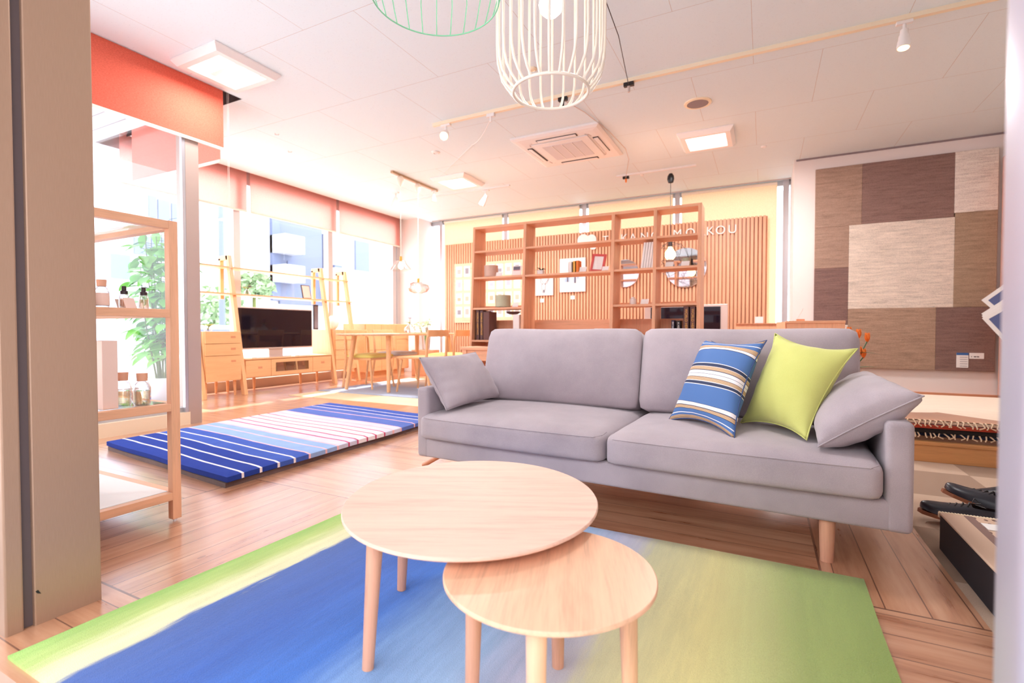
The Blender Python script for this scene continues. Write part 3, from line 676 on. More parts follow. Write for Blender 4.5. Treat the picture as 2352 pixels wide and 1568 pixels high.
for x, y, z, lb in ((-2.08, 1.0, ZS1, 'small white card leaning before the spray bottle'), (-2.2, 1.03, ZS1, 'pink leaning card at the back of the upper glass shelf'), (-2.2, 1.075, ZS2, 'small pink card standing behind the gold bottles')):
    single('display_card', MB().hexa([(x, y-.018, z), (x, y+.018, z), (x-.002, y+.018, z), (x-.002, y-.018, z)], [(x-.014, y-.022, z+.038), (x-.014, y+.014, z+.038), (x-.016, y+.014, z+.038), (x-.016, y-.022, z+.038)]), 'pink', lb, 'card')
m = MB(); m.box(-2.16, -2.08, .905, .953, ZS2, ZS2+.245); single('gift_box', m, 'pink', 'tall pale pink box standing on the middle glass shelf', 'box', bev=.002)
m = MB(); m.box(-2.26, -2.18, .835, .905, ZS1, ZS1+.2); single('gift_box', m, 'pink', 'pale pink box at the left of the upper glass shelf', 'box', bev=.002)
for i, (x, y, a, lb) in enumerate([(-2.50, .97, .0, 'white folded brochure leaning on top of the display shelf, shorter one'), (-2.44, 1.0, .1, 'white folded brochure leaning on top of the display shelf, taller one')]):
    h_ = (.10, .135)[i]; m = MB()
    m.hexa([(x, y, ZS3+.008), (x+.004, y, ZS3+.008), (x+.004, y+.06, ZS3+.008), (x, y+.06, ZS3+.008)], [(x-.02, y-.075, ZS3+h_), (x-.014, y-.075, ZS3+h_), (x-.014, y-.02, ZS3+h_+.01), (x-.02, y-.02, ZS3+h_+.01)])
    single('brochure', m, 'paper', lb, 'brochure')

# potted plant behind the glass
rnd = random.Random(11)
pp = thing('potted_plant', 'tall leafy plant in a round white pot beyond the porch glass', 'plant', (-5.05, 2.69, 0))
part(pp, 'pot', MB().lathe([(0, 0), (.14, 0), (.19, .12), (.2, .30), (.185, .31), (.17, .28), (0, .27)], n=36), 'white', smooth=True)
stm = MB(); lf = MB()
def leaf(m, p, d, L, W, up=Vector((0, 0, 1)), curl=.25, n=6):
    d = d.normalized(); s = d.cross(up); s = s.normalized() if s.length > .05 else Vector((1, 0, 0)); nn = s.cross(d)
    rows = []
    for i in range(n+1):
        u = i/n; w_ = W*math.sin(PI*min(1, u*.96+.02))**.8*(1-.25*u); c = p+d*L*u-nn*curl*L*u*u*-1*-1
        rows.append((c-s*w_/2+nn*w_*.12, c, c+s*w_/2+nn*w_*.12))
    vs = [q for r in rows for q in r]; fs = []
    for i in range(n):
        a = i*3; fs += [(a, a+1, a+4, a+3), (a+1, a+2, a+5, a+4)]
    m.add(vs, fs)
for k in range(13):
    a = rnd.uniform(0, 6.3); r = rnd.uniform(.03, .1); h_ = rnd.uniform(.9, 1.55); pts = []
    for i in range(8):
        u = i/7; pts.append((r*math.cos(a)*(1+u*1.6)+.03*math.sin(5*u+k), r*math.sin(a)*(1+u*1.6), .27+h_*u))
    stm.path(pts, [.009-.006*i/7 for i in range(8)], 7)
    for i in range(2, 8):
        for _ in range(4):
            aa = rnd.uniform(0, 6.3); p = Vector(pts[i])+Vector((0, 0, rnd.uniform(-.06, .06))); d = Vector((math.cos(aa), math.sin(aa), rnd.uniform(-.2, .5)))
            stm.path([p, p+d*.05], .003, 5); leaf(lf, p+d*.05, d+Vector((0, 0, -.3)), rnd.uniform(.12, .2), rnd.uniform(.08, .12))
part(pp, 'stems', stm, 'stem', smooth=True); part(pp, 'leaves', lf, 'green', smooth='all')
# ------------------------------------------------------------ ladder-frame television wall unit (X = window side)
lad = thing('ladder_shelf', 'oak ladder frame with two long shelves in front of the far window', 'shelf', (-5.5, 4.4, 0))
XF = -5.34
for y in (3.245, 3.725, 5.085, 5.535):
    m = MB(); w_ = .022
    m.hexa([(XF-.06, y-w_, 0), (XF, y-w_, 0), (XF, y+w_, 0), (XF-.06, y+w_, 0)], [(-5.67, y-w_, 1.63), (-5.615, y-w_, 1.63), (-5.615, y+w_, 1.63), (-5.67, y+w_, 1.63)])
    part(lad, 'leg', m, WOODF, world=True, bev=.003)
    part(lad, 'cross_piece', MB().box(-5.80, -5.63, y-w_, y+w_, 1.575, 1.63), WOODF, world=True, bev=.003)
    part(lad, 'post', MB().box(-5.80, -5.76, y-w_, y+w_, 1.12, 1.6), WOODF, world=True, bev=.003)
for z, x0 in ((1.485, -5.575), (1.17, -5.50)):
    part(lad, 'shelf', MB().box(-5.76, x0, 3.22, 5.56, z-.008, z+.008), WOODF, world=True)
def front(t, x, y0, y1, z0, z1, nm='drawer', hy=None, hz=None, glass=False):
    g = .0025
    if glass:
        b = MB(); f = .045
        b.box(x, x+.018, y0+g, y1-g, z0+g, z0+f); b.box(x, x+.018, y0+g, y1-g, z1-f, z1-g); b.box(x, x+.018, y0+g, y0+f+.02, z0+f, z1-f); b.box(x, x+.018, y1-f-.02, y1-g, z0+f, z1-f)
        d = part(t, nm, b, WOODF, world=True); part(d, 'pane', MB().box(x+.006, x+.010, y0+f+.02, y1-f-.02, z0+f, z1-f), M['tintpane'], world=True); return d
    d = part(t, nm, MB().box(x, x+.018, y0+g, y1-g, z0+g, z1-g), WOODF, world=True)
    if hy is not None:
        part(d, 'handle_slot', MB().box(x+.0181, x+.0195, hy-.028, hy+.028, hz-.012, hz+.012), WOODR, world=True)
    return d
M['tintpane'] = glassm('tinted_pane', (.5, .42, .38, 1), .3)
# left chest
c = thing('drawer_chest', 'oak chest of three drawers at the left end of the television unit', 'chest', (-5.6, 3.5, 0), 0, 'oak chests beside the television')
part(c, 'body', MB().box(-5.85, -5.40, 3.275, 3.70, .175, .735), WOODF, world=True, bev=.003)
for z0, z1, hz in ((.6, .73, .672), (.465, .6, .538), (.18, .465, .40)): front(c, -5.40, 3.28, 3.695, z0, z1, 'drawer', 3.60, hz)
for x in (-5.80, -5.46):
    for y in (3.32, 3.66): part(c, 'leg', MB().tube((x, y, .176), (x+(.01 if x > -5.6 else -.01), y, 0), .018, .012), WOODF, world=True)
c = thing('drawer_chest', 'oak chest of drawers right of the television under a pleated vase', 'chest', (-5.6, 5.3, 0), 0, 'oak chests beside the television')
part(c, 'body', MB().box(-5.85, -5.40, 5.11, 5.515, .185, .758), WOODF, world=True, bev=.003)
for i, (z0, z1) in enumerate(((.61, .752), (.47, .61), (.33, .47), (.19, .33))): front(c, -5.40, 5.115, 5.51, z0, z1, 'drawer', 5.24 if i == 0 else 5.3, (z0+z1)/2+.02)
for x in (-5.80, -5.46):
    for y in (5.15, 5.47): part(c, 'leg', MB().tube((x, y, .186), (x, y, 0), .018, .012), WOODF, world=True)
# tv board
c = thing('television_board', 'low oak television board with two drawers and a glass flap', 'cabinet', (-5.6, 4.4, 0))
part(c, 'body', MB().box(-5.85, -5.42, 3.755, 5.055, .185, .40), WOODF, world=True, bev=.003)
part(c, 'top', MB().box(-5.85, -5.395, 3.755, 5.055, .40, .412), M['white'] if 0 else WOODF, world=True)
front(c, -5.42, 3.76, 4.10, .19, .395, 'drawer', 3.95, .30); front(c, -5.42, 4.10, 4.73, .19, .395, 'flap_door', glass=True); front(c, -5.42, 4.73, 5.05, .19, .395, 'drawer', 4.90, .31)
for y in (4.15, 4.86, 3.8):
    for x in (-5.8, -5.72)[:1]: part(c, 'leg', MB().tube((x, y, .19), (x, y, 0), .02, .013), WOODF, world=True)
tv = thing('television', 'large flat television standing on the low oak board', 'television', (-5.6, 4.29, .412), 0)
part(tv, 'frame', MB().box(-5.60, -5.555, 3.745, 4.86, .515, 1.03), 'silverframe', world=True, bev=.004)
part(tv, 'screen', MB().box(-5.556, -5.552, 3.758, 4.847, .535, 1.015), 'screen', world=True)
m = MB(); m.box(-5.62, -5.5, 4.13, 4.47, .412, .42); m.box(-5.59, -5.57, 4.2, 4.4, .42, .53); part(tv, 'stand', m, 'silverframe', world=True)
# tops: vases, frame, leaflets
def pleat(name, loc, r, h, label, mat='ceramic', cat='vase'):
    t = MB(); n = 48; prof = [(0, 0), (.45, 0), (.8, .2), (1, .48), (.85, .75), (.35, .95), (.28, 1)]; vs = []; fs = []
    for a, z in prof: vs += [(a*r*(1+(.05 if k % 4 < 2 else -.02))*math.cos(2*PI*k/n), a*r*(1+(.05 if k % 4 < 2 else -.02))*math.sin(2*PI*k/n), z*h) for k in range(n)]
    for i in range(len(prof)-1): fs += [(i*n+k, i*n+(k+1) % n, (i+1)*n+(k+1) % n, (i+1)*n+k) for k in range(n)]
    t.add(vs, fs).move(loc); return single(name, t, mat, label, cat, smooth='all')
pleat('pleated_vase', (-5.6, 5.26, .759), .095, .2, 'round pleated white vase on the right oak chest')
t = thing('photo_frame', 'small tan photo frame leaning on the ladder shelf', 'frame', (-5.58, 4.80, 1.179))
m = MB().box(-.006, .006, -.07, .07, 0, .19); m.rot(-.22, (0, 0, 0), 'Y'); part(t, 'frame', m, 'dark')
m = MB().box(.006, .008, -.06, .06, .01, .18); m.rot(-.22, (0, 0, 0), 'Y'); part(t, 'picture', m, 'pink')
def glassvase(loc, r, h, label, grp=None, stems=3, cols=('pink',), fl=.02, leafc='pgreen', sp=.5, tall=1.4, prof=None, seed=0):
    rn = random.Random(seed+3)
    t = thing('flower_vase', label, 'vase', loc, 0, grp)
    prof = prof or [(0, 0), (.8, 0), (1, .25), (.95, .5), (.4, .8), (.35, 1)]
    part(t, 'glass_body', MB().lathe([(a*r, z*h) for a, z in prof], n=28), 'gvase', smooth=True)
    m = MB(); L = MB(); F = [MB() for _ in cols]
    for i in range(stems):
        a = rn.uniform(0, 6.3); e = Vector((math.cos(a)*r*sp*2, math.sin(a)*r*sp*2, h*tall*rn.uniform(.9, 1.15)))
        m.path([(0, 0, h*.1), (e.x*.2, e.y*.2, h*.9), tuple(e)], .0025, 5)
        f = F[i % len(cols)]
        for k in range(8):
            b = 2*PI*k/8; leaf(f, e, Vector((math.cos(b), math.sin(b), .5)), fl, fl*.7)
        for k in range(2): leaf(L, Vector((e.x*.5, e.y*.5, h*1.05)), Vector((math.cos(a+k*2+1), math.sin(a+k*2+1), .6)), fl*2.2, fl*.9)
    part(t, 'stems', m, 'stem'); part(t, 'leaves', L, leafc, smooth='all')
    for f, c_ in zip(F, cols): part(t, 'blossom', f, c_, smooth='all')
    return t
M['violet'] = plain('violet_petal', (120, 96, 170), .7); M['magenta'] = plain('magenta_petal', (206, 70, 130), .7)
glassvase((-5.6, 3.93, 1.179), .035, .07, 'small flower jar on the lower long ladder shelf', stems=5, cols=('violet', 'pgreen'), fl=.03)
glassvase((-5.62, 3.46, .736), .04, .05, 'low jar of pale flowers on the left oak chest', stems=6, cols=('ceramic', 'pgreen'), fl=.035)
for i, (y, lb) in enumerate([(4.0, 'white open catalogue lying left of the television foot'), (4.62, 'white open catalogue lying right of the television foot')]):
    single('catalogue', MB().box(-5.5, -5.42, y-.09, y+.09, .413, .422), 'paper', lb, 'catalogue')
single('display_card', MB().box(-5.60, -5.595, 4.82+.05, 4.93, 1.18, 1.19), 'paper', 'tiny white card beside the tan frame on the ladder shelf', 'card')
t = thing('picture_frame', 'dark framed panel behind the right end of the ladder shelf', 'frame', (-5.84, 5.18, .76))
part(t, 'frame', MB().box(-.02, .0, -.04, .04, 0, .36), 'dark'); part(t, 'picture', MB().box(.0, .003, -.03, .03, .02, .34), 'ink')
# tall corner cabinet
c = thing('sideboard', 'oak sideboard with doors and drawers in the far corner', 'cabinet', (-5.6, 6.25, 0))
part(c, 'body', MB().box(-5.86, -5.42, 5.72, 6.76, .105, .85), WOODF, world=True, bev=.003)
part(c, 'plinth', MB().box(-5.8, -5.46, 5.78, 6.7, 0, .105), WOODF, world=True)
for y0, y1 in ((5.73, 6.08), (6.08, 6.43)): 
    front(c, -5.42, y0, y1, .44, .84, 'door'); front(c, -5.42, y0, y1, .30, .44, 'drawer', (y0+y1)/2, .40)
    front(c, -5.42, y0, y1, .11, .30, 'door')
for z0, z1 in ((.6, .84), (.38, .6), (.11, .38)): front(c, -5.42, 6.43, 6.75, z0, z1, 'drawer')

# ------------------------------------------------------------ dining set
t = thing('dining_table', 'long oak dining table with rounded ends and splayed legs', 'table', (-4.25, 5.22, .019))
m = MB(); pts = []
a_, b_ = .43, .93; n = 64
for k in range(n):
    th = 2*PI*k/n; cx, sy = math.cos(th), math.sin(th); e = .42
    pts.append((a_*math.copysign(abs(cx)**e, cx), b_*math.copysign(abs(sy)**e, sy)))
zt = .665; vs = []
for s, z in ((.93, zt), (1, zt+.014), (1, zt+.022), (.995, zt+.024)): vs += [(p[0]*s, p[1]*(1-(1-s)*.5), z) for p in pts]
fs = [tuple(range(n-1, -1, -1)), tuple(3*n+k for k in range(n))]
for i in range(3): fs += [(i*n+k, i*n+(k+1) % n, (i+1)*n+(k+1) % n, (i+1)*n+k) for k in range(n)]
part(t, 'tabletop', MB().add(vs, fs), WOODL, smooth=True)
for sx in (-1, 1):
    for sy in (-1, 1): part(t, 'leg', MB().tube((sx*.27, sy*.62, zt), (sx*.335, sy*.70, .0), .032, .02, 16), WOODF, smooth=True)
M['yellow'] = fabric('yellow_seat', (238, 228, 140), (230, 216, 120)); M['greyseat'] = fabric('grey_seat', (214, 214, 220))
def make_chair(loc, rz, label, seat, wd=WOODF):
    t = thing('dining_chair', label, 'chair', loc, rz, 'dining chairs around the oak table')
    # faces +X, back at -X
    w_ = .195
    if seat is WOODR: 
        part(t, 'seat', MB().box(-.2, .22, -.215, .215, .395, .42), WOODF, bev=.01, seg=3)
    else:
        o = part(t, 'seat', cushion(-.19, .22, -.21, .21, .385, .425, .018, .018, 10, 10), seat, smooth='all')
        part(t, 'seat_frame', MB().box(-.19, .20, -.2, .2, .36, .388), wd, bev=.003)
    for s in (-1, 1):
        part(t, 'leg', MB().path([(-.26, s*(w_+.01), 0), (-.205, s*w_, .38), (-.215, s*w_, .6), (-.235, s*w_, .72)], [.012, .017, .016, .013], 10), wd, smooth=True)
        part(t, 'leg', MB().tube((.17, s*(w_-.02), .385), (.225, s*(w_+.005), 0), .017, .011, 12), wd, smooth=True)
    m = MB(); n = 8; vs = []
    for i in range(n+1):
        y = -w_-.012+(2*w_+.024)*i/n; x = -.235-.035*(1-(2*i/n-1)**2)
        vs += [(x-.01, y, .655), (x+.012, y, .655), (x+.008, y, .735), (x-.012, y, .735)]
    fs = [(0, 1, 2, 3), (4*n+3, 4*n+2, 4*n+1, 4*n)]
    for i in range(n):
        a = i*4; fs += [(a+k, a+(k+1) % 4, a+4+(k+1) % 4, a+4+k) for k in range(4)]
    part(t, 'backrest', MB().add(vs, fs), wd, bev=.004)
    return t
make_chair((-4.50, 4.84, .019), 0, 'oak dining chair with yellow-green seat on the window side, nearest', 'yellow')
make_chair((-4.60, 5.47, .019), 0, 'oak dining chair with grey seat on the window side, farther one', 'greyseat')
make_chair((-3.66, 4.83, .019), PI, 'oak dining chair with plain wooden seat on the sofa side', WOODR)
make_chair((-3.64, 5.36, .019), PI, 'oak dining chair with yellow seat cushion on the sofa side', 'yellow')
# on the table
ZT = .708
glassvase((-4.12, 5.17, ZT), .075, .12, 'round glass vase with purple and pink flowers on the dining table', stems=2, cols=('violet', 'magenta'), fl=.035, sp=.12, tall=1.55, prof=[(0, 0), (.6, 0), (1, .3), (.95, .55), (.5, .8), (.35, .9), (.35, 1.05)])
single('wooden_tray', MB().box(-4.16, -3.94, 5.02, 5.36, ZT, ZT+.012), WOODSH, 'small wooden tray under the cards on the dining table', 'tray')
for i, (x, y, lb) in enumerate([(-3.99, 5.07, 'white folded card at the left end of the dining table tray'), (-3.98, 5.17, 'white folded card in the middle of the dining table tray'), (-3.98, 5.29, 'white folded card at the right end of the dining table tray')]):
    m = MB().hexa([(x, y-.035, ZT+.012), (x+.003, y-.035, ZT+.012), (x+.003, y+.035, ZT+.012), (x, y+.035, ZT+.012)], [(x-.025, y-.035, ZT+.085), (x-.022, y-.035, ZT+.085), (x-.022, y+.035, ZT+.085), (x-.025, y+.035, ZT+.085)])
    single('display_card', m, 'paper', lb, 'card')
m = MB().lathe([(0, 0), (.035, 0), (.04, .08), (.038, .082), (.034, .01), (0, .008)], (-4.06, 5.42, ZT), n=24); single('glass_tumbler', m, 'gvase', 'clear tumbler behind the vase on the dining table', 'glass', smooth=True)
# box with leafy vase by the column
single('wooden_stool', MB().box(-5.24, -4.9, 6.62, 6.95, 0, .42), WOODSH, 'square wooden block stool by the far column holding a vase', 'stool', bev=.004)
rn = random.Random(2); t = thing('leafy_vase', 'tall clear vase of white flowers and green leaves on the wooden block', 'vase', (-5.06, 6.78, .42))
part(t, 'glass_body', MB().lathe([(0, 0), (.06, 0), (.085, .3), (.082, .3), (.057, .01)], n=24), 'gvase', smooth=True)
st_, L, F = MB(), MB(), MB()
for i in range(16):
    a = rn.uniform(0, 6.3); rr = rn.uniform(.08, .34); e = Vector((math.cos(a)*rr, math.sin(a)*rr, rn.uniform(.36, .56)-rr*.3)); st_.path([(0, 0, .03), (e.x*.15, e.y*.15, .3), tuple(e)], .003, 5)
    for k in range(3): leaf(L, e, Vector((math.cos(a+k-1), math.sin(a+k-1), rn.uniform(-.3, .3))), .12, .05)
    if i % 2:
        for k in range(6): leaf(F, e+Vector((0, 0, .02)), Vector((math.cos(k), math.sin(k), .3)), .07, .06)
part(t, 'stems', st_, 'green'); part(t, 'leaves', L, 'pgreen', smooth='all'); part(t, 'blossom', F, 'ceramic', smooth='all')
# low cabinet in front of the bookcase's left end
c = thing('console_table', 'low oak console with an open slot in front of the bookcase left end', 'table', (-2.4, 4.75, 0))
part(c, 'top', MB().box(-2.975, -1.95, 4.6, 4.95, .535, .566), WOODSH, world=True, bev=.003)
part(c, 'drawer', MB().box(-2.95, -1.98, 4.62, 4.94, .42, .535), WOODSH, world=True)
m = MB(); m.box(-2.95, -2.90, 4.61, 4.94, 0, .535); m.box(-2.03, -1.98, 4.61, 4.94, 0, .535); m.box(-2.95, -1.98, 4.9, 4.94, .08, .42); part(c, 'frame', m, WOODSH, world=True)

# ------------------------------------------------------------ bookcase
bc = thing('bookcase', 'wide open oak bookcase with tapered uprights behind the sofa', 'bookcase', (-1.87, 5.33, 0))
YB = 5.455
def yf(z): return 5.2-(2.0-z)*.0656
xs = [(-3.167, -3.138), (-2.486, -2.452), (-1.452, -1.417), (-1.014, -.982), (-.587, -.553)]
for a, b in xs:
    m = MB().hexa([(a, yf(0), 0), (b, yf(0), 0), (b, YB, 0), (a, YB, 0)], [(a, yf(2), 2.0), (b, yf(2), 2.0), (b, YB, 2.0), (a, YB, 2.0)])
    part(bc, 'upright', m, WOODSH, world=True, bev=.0015)
for i in range(4):
    a, b = xs[i][1], xs[i+1][0]
    part(bc, 'top_board', MB().box(a, b, yf(2)+.001, YB, 1.972, 2.0), WOODSH, world=True)
    lv = [1.705, 1.388, 1.018] if i != 1 else [1.707, 1.385]
    for z in lv+[.633, .15]:
        part(bc, 'shelf', MB().box(a, b, yf(z)+.004, YB, z-.022, z), WOODSH, world=True)
    part(bc, 'back_panel', MB().box(a, b, YB-.015, YB-.002, .15, .872), WOODSH, world=True)
    if i != 1: part(bc, 'back_rail', MB().box(a, b, YB-.012, YB-.002, 1.018, 1.05), WOODSH, world=True)
# contents; px -> x on the plane y
def xat(px, Y):
    r = (px-1176)/1140; return Y*(-math.sin(YAW)+r*math.cos(YAW))/(math.cos(YAW)+r*math.sin(YAW))
def zat(px, py, Y):
    r = (px-1176)/1140; dy = math.cos(YAW)+r*math.sin(YAW)+.0228*(-0)  ; return .75+(758-py)/1140*Y/dy
def drum(px0, px1, z, h, Y, mat, label):
    x0, x1 = xat(px0, Y), xat(px1, Y); r = (x1-x0)/2*.96; c = ((x0+x1)/2, Y, z)
    t = thing('lamp_shade', label, 'lamp shade', c)
    part(t, 'shade', MB().lathe([(r*.98, .01), (r, h), (r*.97, h), (r*.95, .01), (r*.98, .01)], n=32, cap=False), mat, smooth=True)
    part(t, 'ring', MB().lathe([(r*.3, 0), (r*.3, .012), (0, .012)], n=20), 'white', smooth=True)
    return t
drum(1114, 1143, 1.389, .145, 5.30, M['blush'], 'blush drum lamp shade on the left bay, second shelf')
drum(1139, 1172, 1.019, .15, 5.30, M['sage'], 'sage green drum lamp shade on the left bay, lower shelf')
drum(1565, 1586, 1.389, .10, 5.36, M['sage'], 'small sage green lamp shade in the right bay near the round mirror')
def card(px0, px1, z, h, Y, label, mat='paper', name='display_card', lean=.012, cat='card', ink=False):
    x0, x1 = xat(px0, Y), xat(px1, Y)
    m = MB().hexa([(x0, Y, z), (x1, Y, z), (x1, Y+.004, z), (x0, Y+.004, z)], [(x0+.008, Y+lean, z+h), (x1+.008, Y+lean, z+h), (x1+.008, Y+lean+.004, z+h), (x0+.008, Y+lean+.004, z+h)])
    t = thing(name, label, cat, ((x0+x1)/2, Y, z)); part(t, 'sheet', m, mat, world=True)
    if ink: text(t, 'print', ink, h*.3, (-(x1-x0)*.3, -.002, h*.4), (PI/2, 0, 0), 'ink', .0003)
    return t
for a in [(1138, 1152, 1.389, .055, 5.24, 'small white card beside the blush lamp shade'), (1176, 1189, 1.019, .05, 5.22, 'small white card beside the sage shade in the left bay'),
          (1381, 1396, 1.386, .05, 5.22, 'white price card at the foot of the red frame'), (1329, 1345, 1.386, .06, 5.24, 'white card right of the gold books'),
          (1470, 1488, 1.019, .055, 5.24, 'white card beside the white jar in the third bay'), (1526, 1544, 1.389, .055, 5.24, 'white card in front of the pink cup in the right bay'),
          (1562, 1581, 1.389, .055, 5.24, 'white card in front of the small sage shade'), (1365, 1385, .634, .0, 5.2, '')]:
    if a[5]: card(*a)
# postcard stand
t = card(1175, 1196, 1.389, .125, 5.28, 'photo postcard standing at the right of the left bay', 'paper', 'postcard', .02, 'postcard')
x0, x1 = xat(1178, 5.275), xat(1193, 5.275)
part(t, 'photo', MB().hexa([(x0, 5.290, 1.465), (x1, 5.290, 1.465), (x1, 5.292, 1.465), (x0, 5.292, 1.465)], [(x0, 5.296, 1.505), (x1, 5.296, 1.505), (x1, 5.298, 1.505), (x0, 5.298, 1.505)]), 'ink', world=True)
part(t, 'red_line', MB().box(x0, x1, 5.286, 5.288, 1.458, 1.462), 'red', world=True)
# red frame
x0, x1 = xat(1354, 5.27), xat(1386, 5.27)
t = thing('red_frame', 'empty red picture frame leaning on the wide bay shelf', 'frame', ((x0+x1)/2, 5.27, 1.386)); W2 = (x1-x0)/2
def tilt(m): return m.rot(-.25, (0, 0, 0), 'X').rot(.10, (0, 0, 0), 'Y')
m = MB(); h_ = .205; f = .026
for q in ((-W2, W2, -.008, .008, 0, f), (-W2, W2, -.008, .008, h_-f, h_), (-W2, -W2+f, -.008, .008, f, h_-f), (W2-f, W2, -.008, .008, f, h_-f)): m.box(*q)
part(t, 'frame', tilt(m), 'red'); part(t, 'mat_board', tilt(MB().box(-W2+f, W2-f, -.002, .004, f, h_-f)), 'paper')
# small plant, books
t = thing('potted_plant', 'tiny succulent in a white cube pot on the wide bay shelf', 'plant', (xat(1242, 5.28), 5.28, 1.386))
part(t, 'pot', MB().box(-.035, .035, -.03, .03, 0, .055), 'ceramic', bev=.004); L = MB()
for k in range(14): leaf(L, Vector((0, 0, .05)), Vector((math.cos(k*2.4), math.sin(k*2.4), rn.uniform(.3, 1.2))), .075, .02)
part(t, 'leaves', L, 'dgreen', smooth='all')
def book(px0, px1, z, h, d, Y, mat, label, txt=None, tmat='gold', band=False, rzt=0, grp=None):
    x0, x1 = xat(px0, Y), xat(px1, Y)
    t = thing('book', label, 'book', ((x0+x1)/2, Y, z), 0, grp); W = (x1-x0)/2*.96
    m = MB(); m.box(-W, W, 0, .004, 0, h); m.box(-W, -W+.003, 0, d, 0, h); m.box(W-.003, W, 0, d, 0, h)
    part(t, 'cover', m, mat); part(t, 'pages', MB().box(-W+.003, W-.003, .004, d-.004, .003, h-.003), 'paper')
    if txt: text(t, 'title', txt, W*1.35, (-W*.42, -.0015, h*.93), (PI/2, PI/2, 0), tmat, .0004)
    return t
book(1305, 1313, 1.387, .125, .09, 5.24, 'paper', 'white book left of the gold books')
book(1315.5, 1321, 1.387, .13, .09, 5.24, 'gold', 'slim gold book between the white and orange books')
book(1322, 1329, 1.387, .132, .09, 5.24, M['orange'], 'orange and gold book, rightmost of the small row')
M['maroon'] = plain('maroon_slipcase', (104, 74, 74), .6)
book(1093, 1101, .635, .355, .2, 5.17, 'maroon', 'thick brown volume with gold spine lettering, far left compartment', 'WORLD HERITAGE', grp=None)
book(1102, 1110, .635, .35, .2, 5.17, 'maroon', 'thick brown volume with gold lettering, next to the brown slipcase', 'WORLD HERITAGE')
m = MB().box(xat(1111, 5.2), xat(1131, 5.25), 5.17, 5.36, .634, .97); single('slipcase', m, 'brown', 'large brown book slipcase in the far left compartment', 'slipcase', bev=.002)
book(1541.5, 1549, .635, .215, .13, 5.17, 'navy', 'short navy book in the right bay', 'BRITAIN', 'paper')
book(1553, 1563, .635, .21, .13, 5.17, 'black', 'short black book beside the navy one', 'A HISTORY OF', 'paper')
book(1569, 1582, .635, .35, .17, 5.17, 'maroon', 'brown volume with gold letters beside the black book', 'WORLD HERITAGE')
book(1584, 1597, .635, .35, .17, 5.17, 'maroon', 'brown volume with gold letters against the right upright', 'WORLD HERITAGE')
for k in range(5):
    x = xat(1470, 5.24)+.026*k
    m = MB().hexa([(x, 5.24, 1.389), (x+.023, 5.24, 1.389), (x+.023, 5.40, 1.389), (x, 5.40, 1.389)], [(x+.035, 5.24, 1.66), (x+.056, 5.24, 1.66), (x+.056, 5.40, 1.66), (x+.035, 5.40, 1.66)])
    single('white_album', m, 'paper', ['leftmost leaning white album in the third bay', 'second leaning white album in the third bay', 'middle leaning white album in the third bay', 'fourth leaning white album in the third bay', 'rightmost leaning white album against the upright'][k], 'album', 'leaning white albums', bev=.0015)
single('jar', MB().lathe([(0, 0), (.032, 0), (.036, .02), (.034, .062), (.02, .07), (.022, .082), (0, .082)], (xat(1453.5, 5.3), 5.3, 1.019), n=24), 'ceramic', 'small white jar in the third bay', 'jar', smooth=True)
single('cup', MB().lathe([(0, 0), (.033, 0), (.042, .09), (.039, .09), (.03, .008), (0, .008)], (xat(1537, 5.36), 5.36, 1.389), n=24), 'blush', 'pale pink cup behind a card in the right bay', 'cup', smooth=True)
single('storage_box', MB().box(xat(1181, 5.2), xat(1195, 5.2), 5.17, 5.3, .634, .93), 'white', 'narrow white box standing at the right of the left compartment', 'box', bev=.002)
single('shallow_bowl', MB().lathe([(0, .0), (.05, .004), (.095, .035), (.09, .036), (.04, .012), (0, .01)], (xat(1180, 5.27)-.02, 5.3, .935), n=36), 'brown', 'shallow brown-rimmed dish resting above the white box', 'bowl', smooth=True)
single('display_card', MB().box(xat(1365, 5.15), xat(1385, 5.15), 5.15, 5.154, .634, .768), 'paper', 'white card peeking over the sofa back in the wide bay', 'card')

# ------------------------------------------------------------ slatted wall panel with art
sl = thing('slatted_panel', 'wide panel of vertical oak slats across the back wall', 'panel', (-2.54, 7.44, .2))
part(sl, 'backing', MB().box(-5.11, .03, 7.47, 7.49, .0, 2.272), WOODR[2], world=True)
m = MB(); n = 105; p_ = 5.14/n
for k in range(n): m.box(-5.113+k*p_, -5.113+k*p_+p_*.66, 7.432, 7.47, .0, 2.276)
part(sl, 'slats', m, WOODSH[2], world=True)
YS = 7.42
sg = thing('wall_sign', 'white cloud emblem and raised lettering on the slatted panel', 'sign', (-1.4, YS, 2.05))
def T_(x, z): return (x+1.4, 0, z-2.05)
poly = []
for k in range(0, 11): a = PI-k/10*PI*.78; poly.append((-2.52+.095*math.cos(a), 2.145+.095*math.sin(a)))
for k in range(0, 11): a = PI*.62-k/10*PI*.62; poly.append((-2.385+.075*math.cos(a), 2.15+.075*math.sin(a)))
poly += [(-2.31, 2.10), (-2.30, 2.03), (-2.33, 1.995), (-2.38, 1.99), (-2.42, 2.03), (-2.5, 2.06), (-2.61, 2.09)]
m = MB().prism([(x, z) for x, z in poly], (0, YS, 0), (1, 0, 0), (0, 0, 1), .012); part(sg, 'emblem', m, 'paper', world=True)
for ch, x in zip('TAKANOMOKKOU', [-2.215, -2.10, -1.935, -1.805, -1.645, -1.49, -1.18, -1.01, -.845, -.733, -.615, -.455]):
    text(sg, 'letter', ch, .165, (x+1.4, 0.0, 2.072-2.05), (PI/2, 0, 0), 'paper', .006)
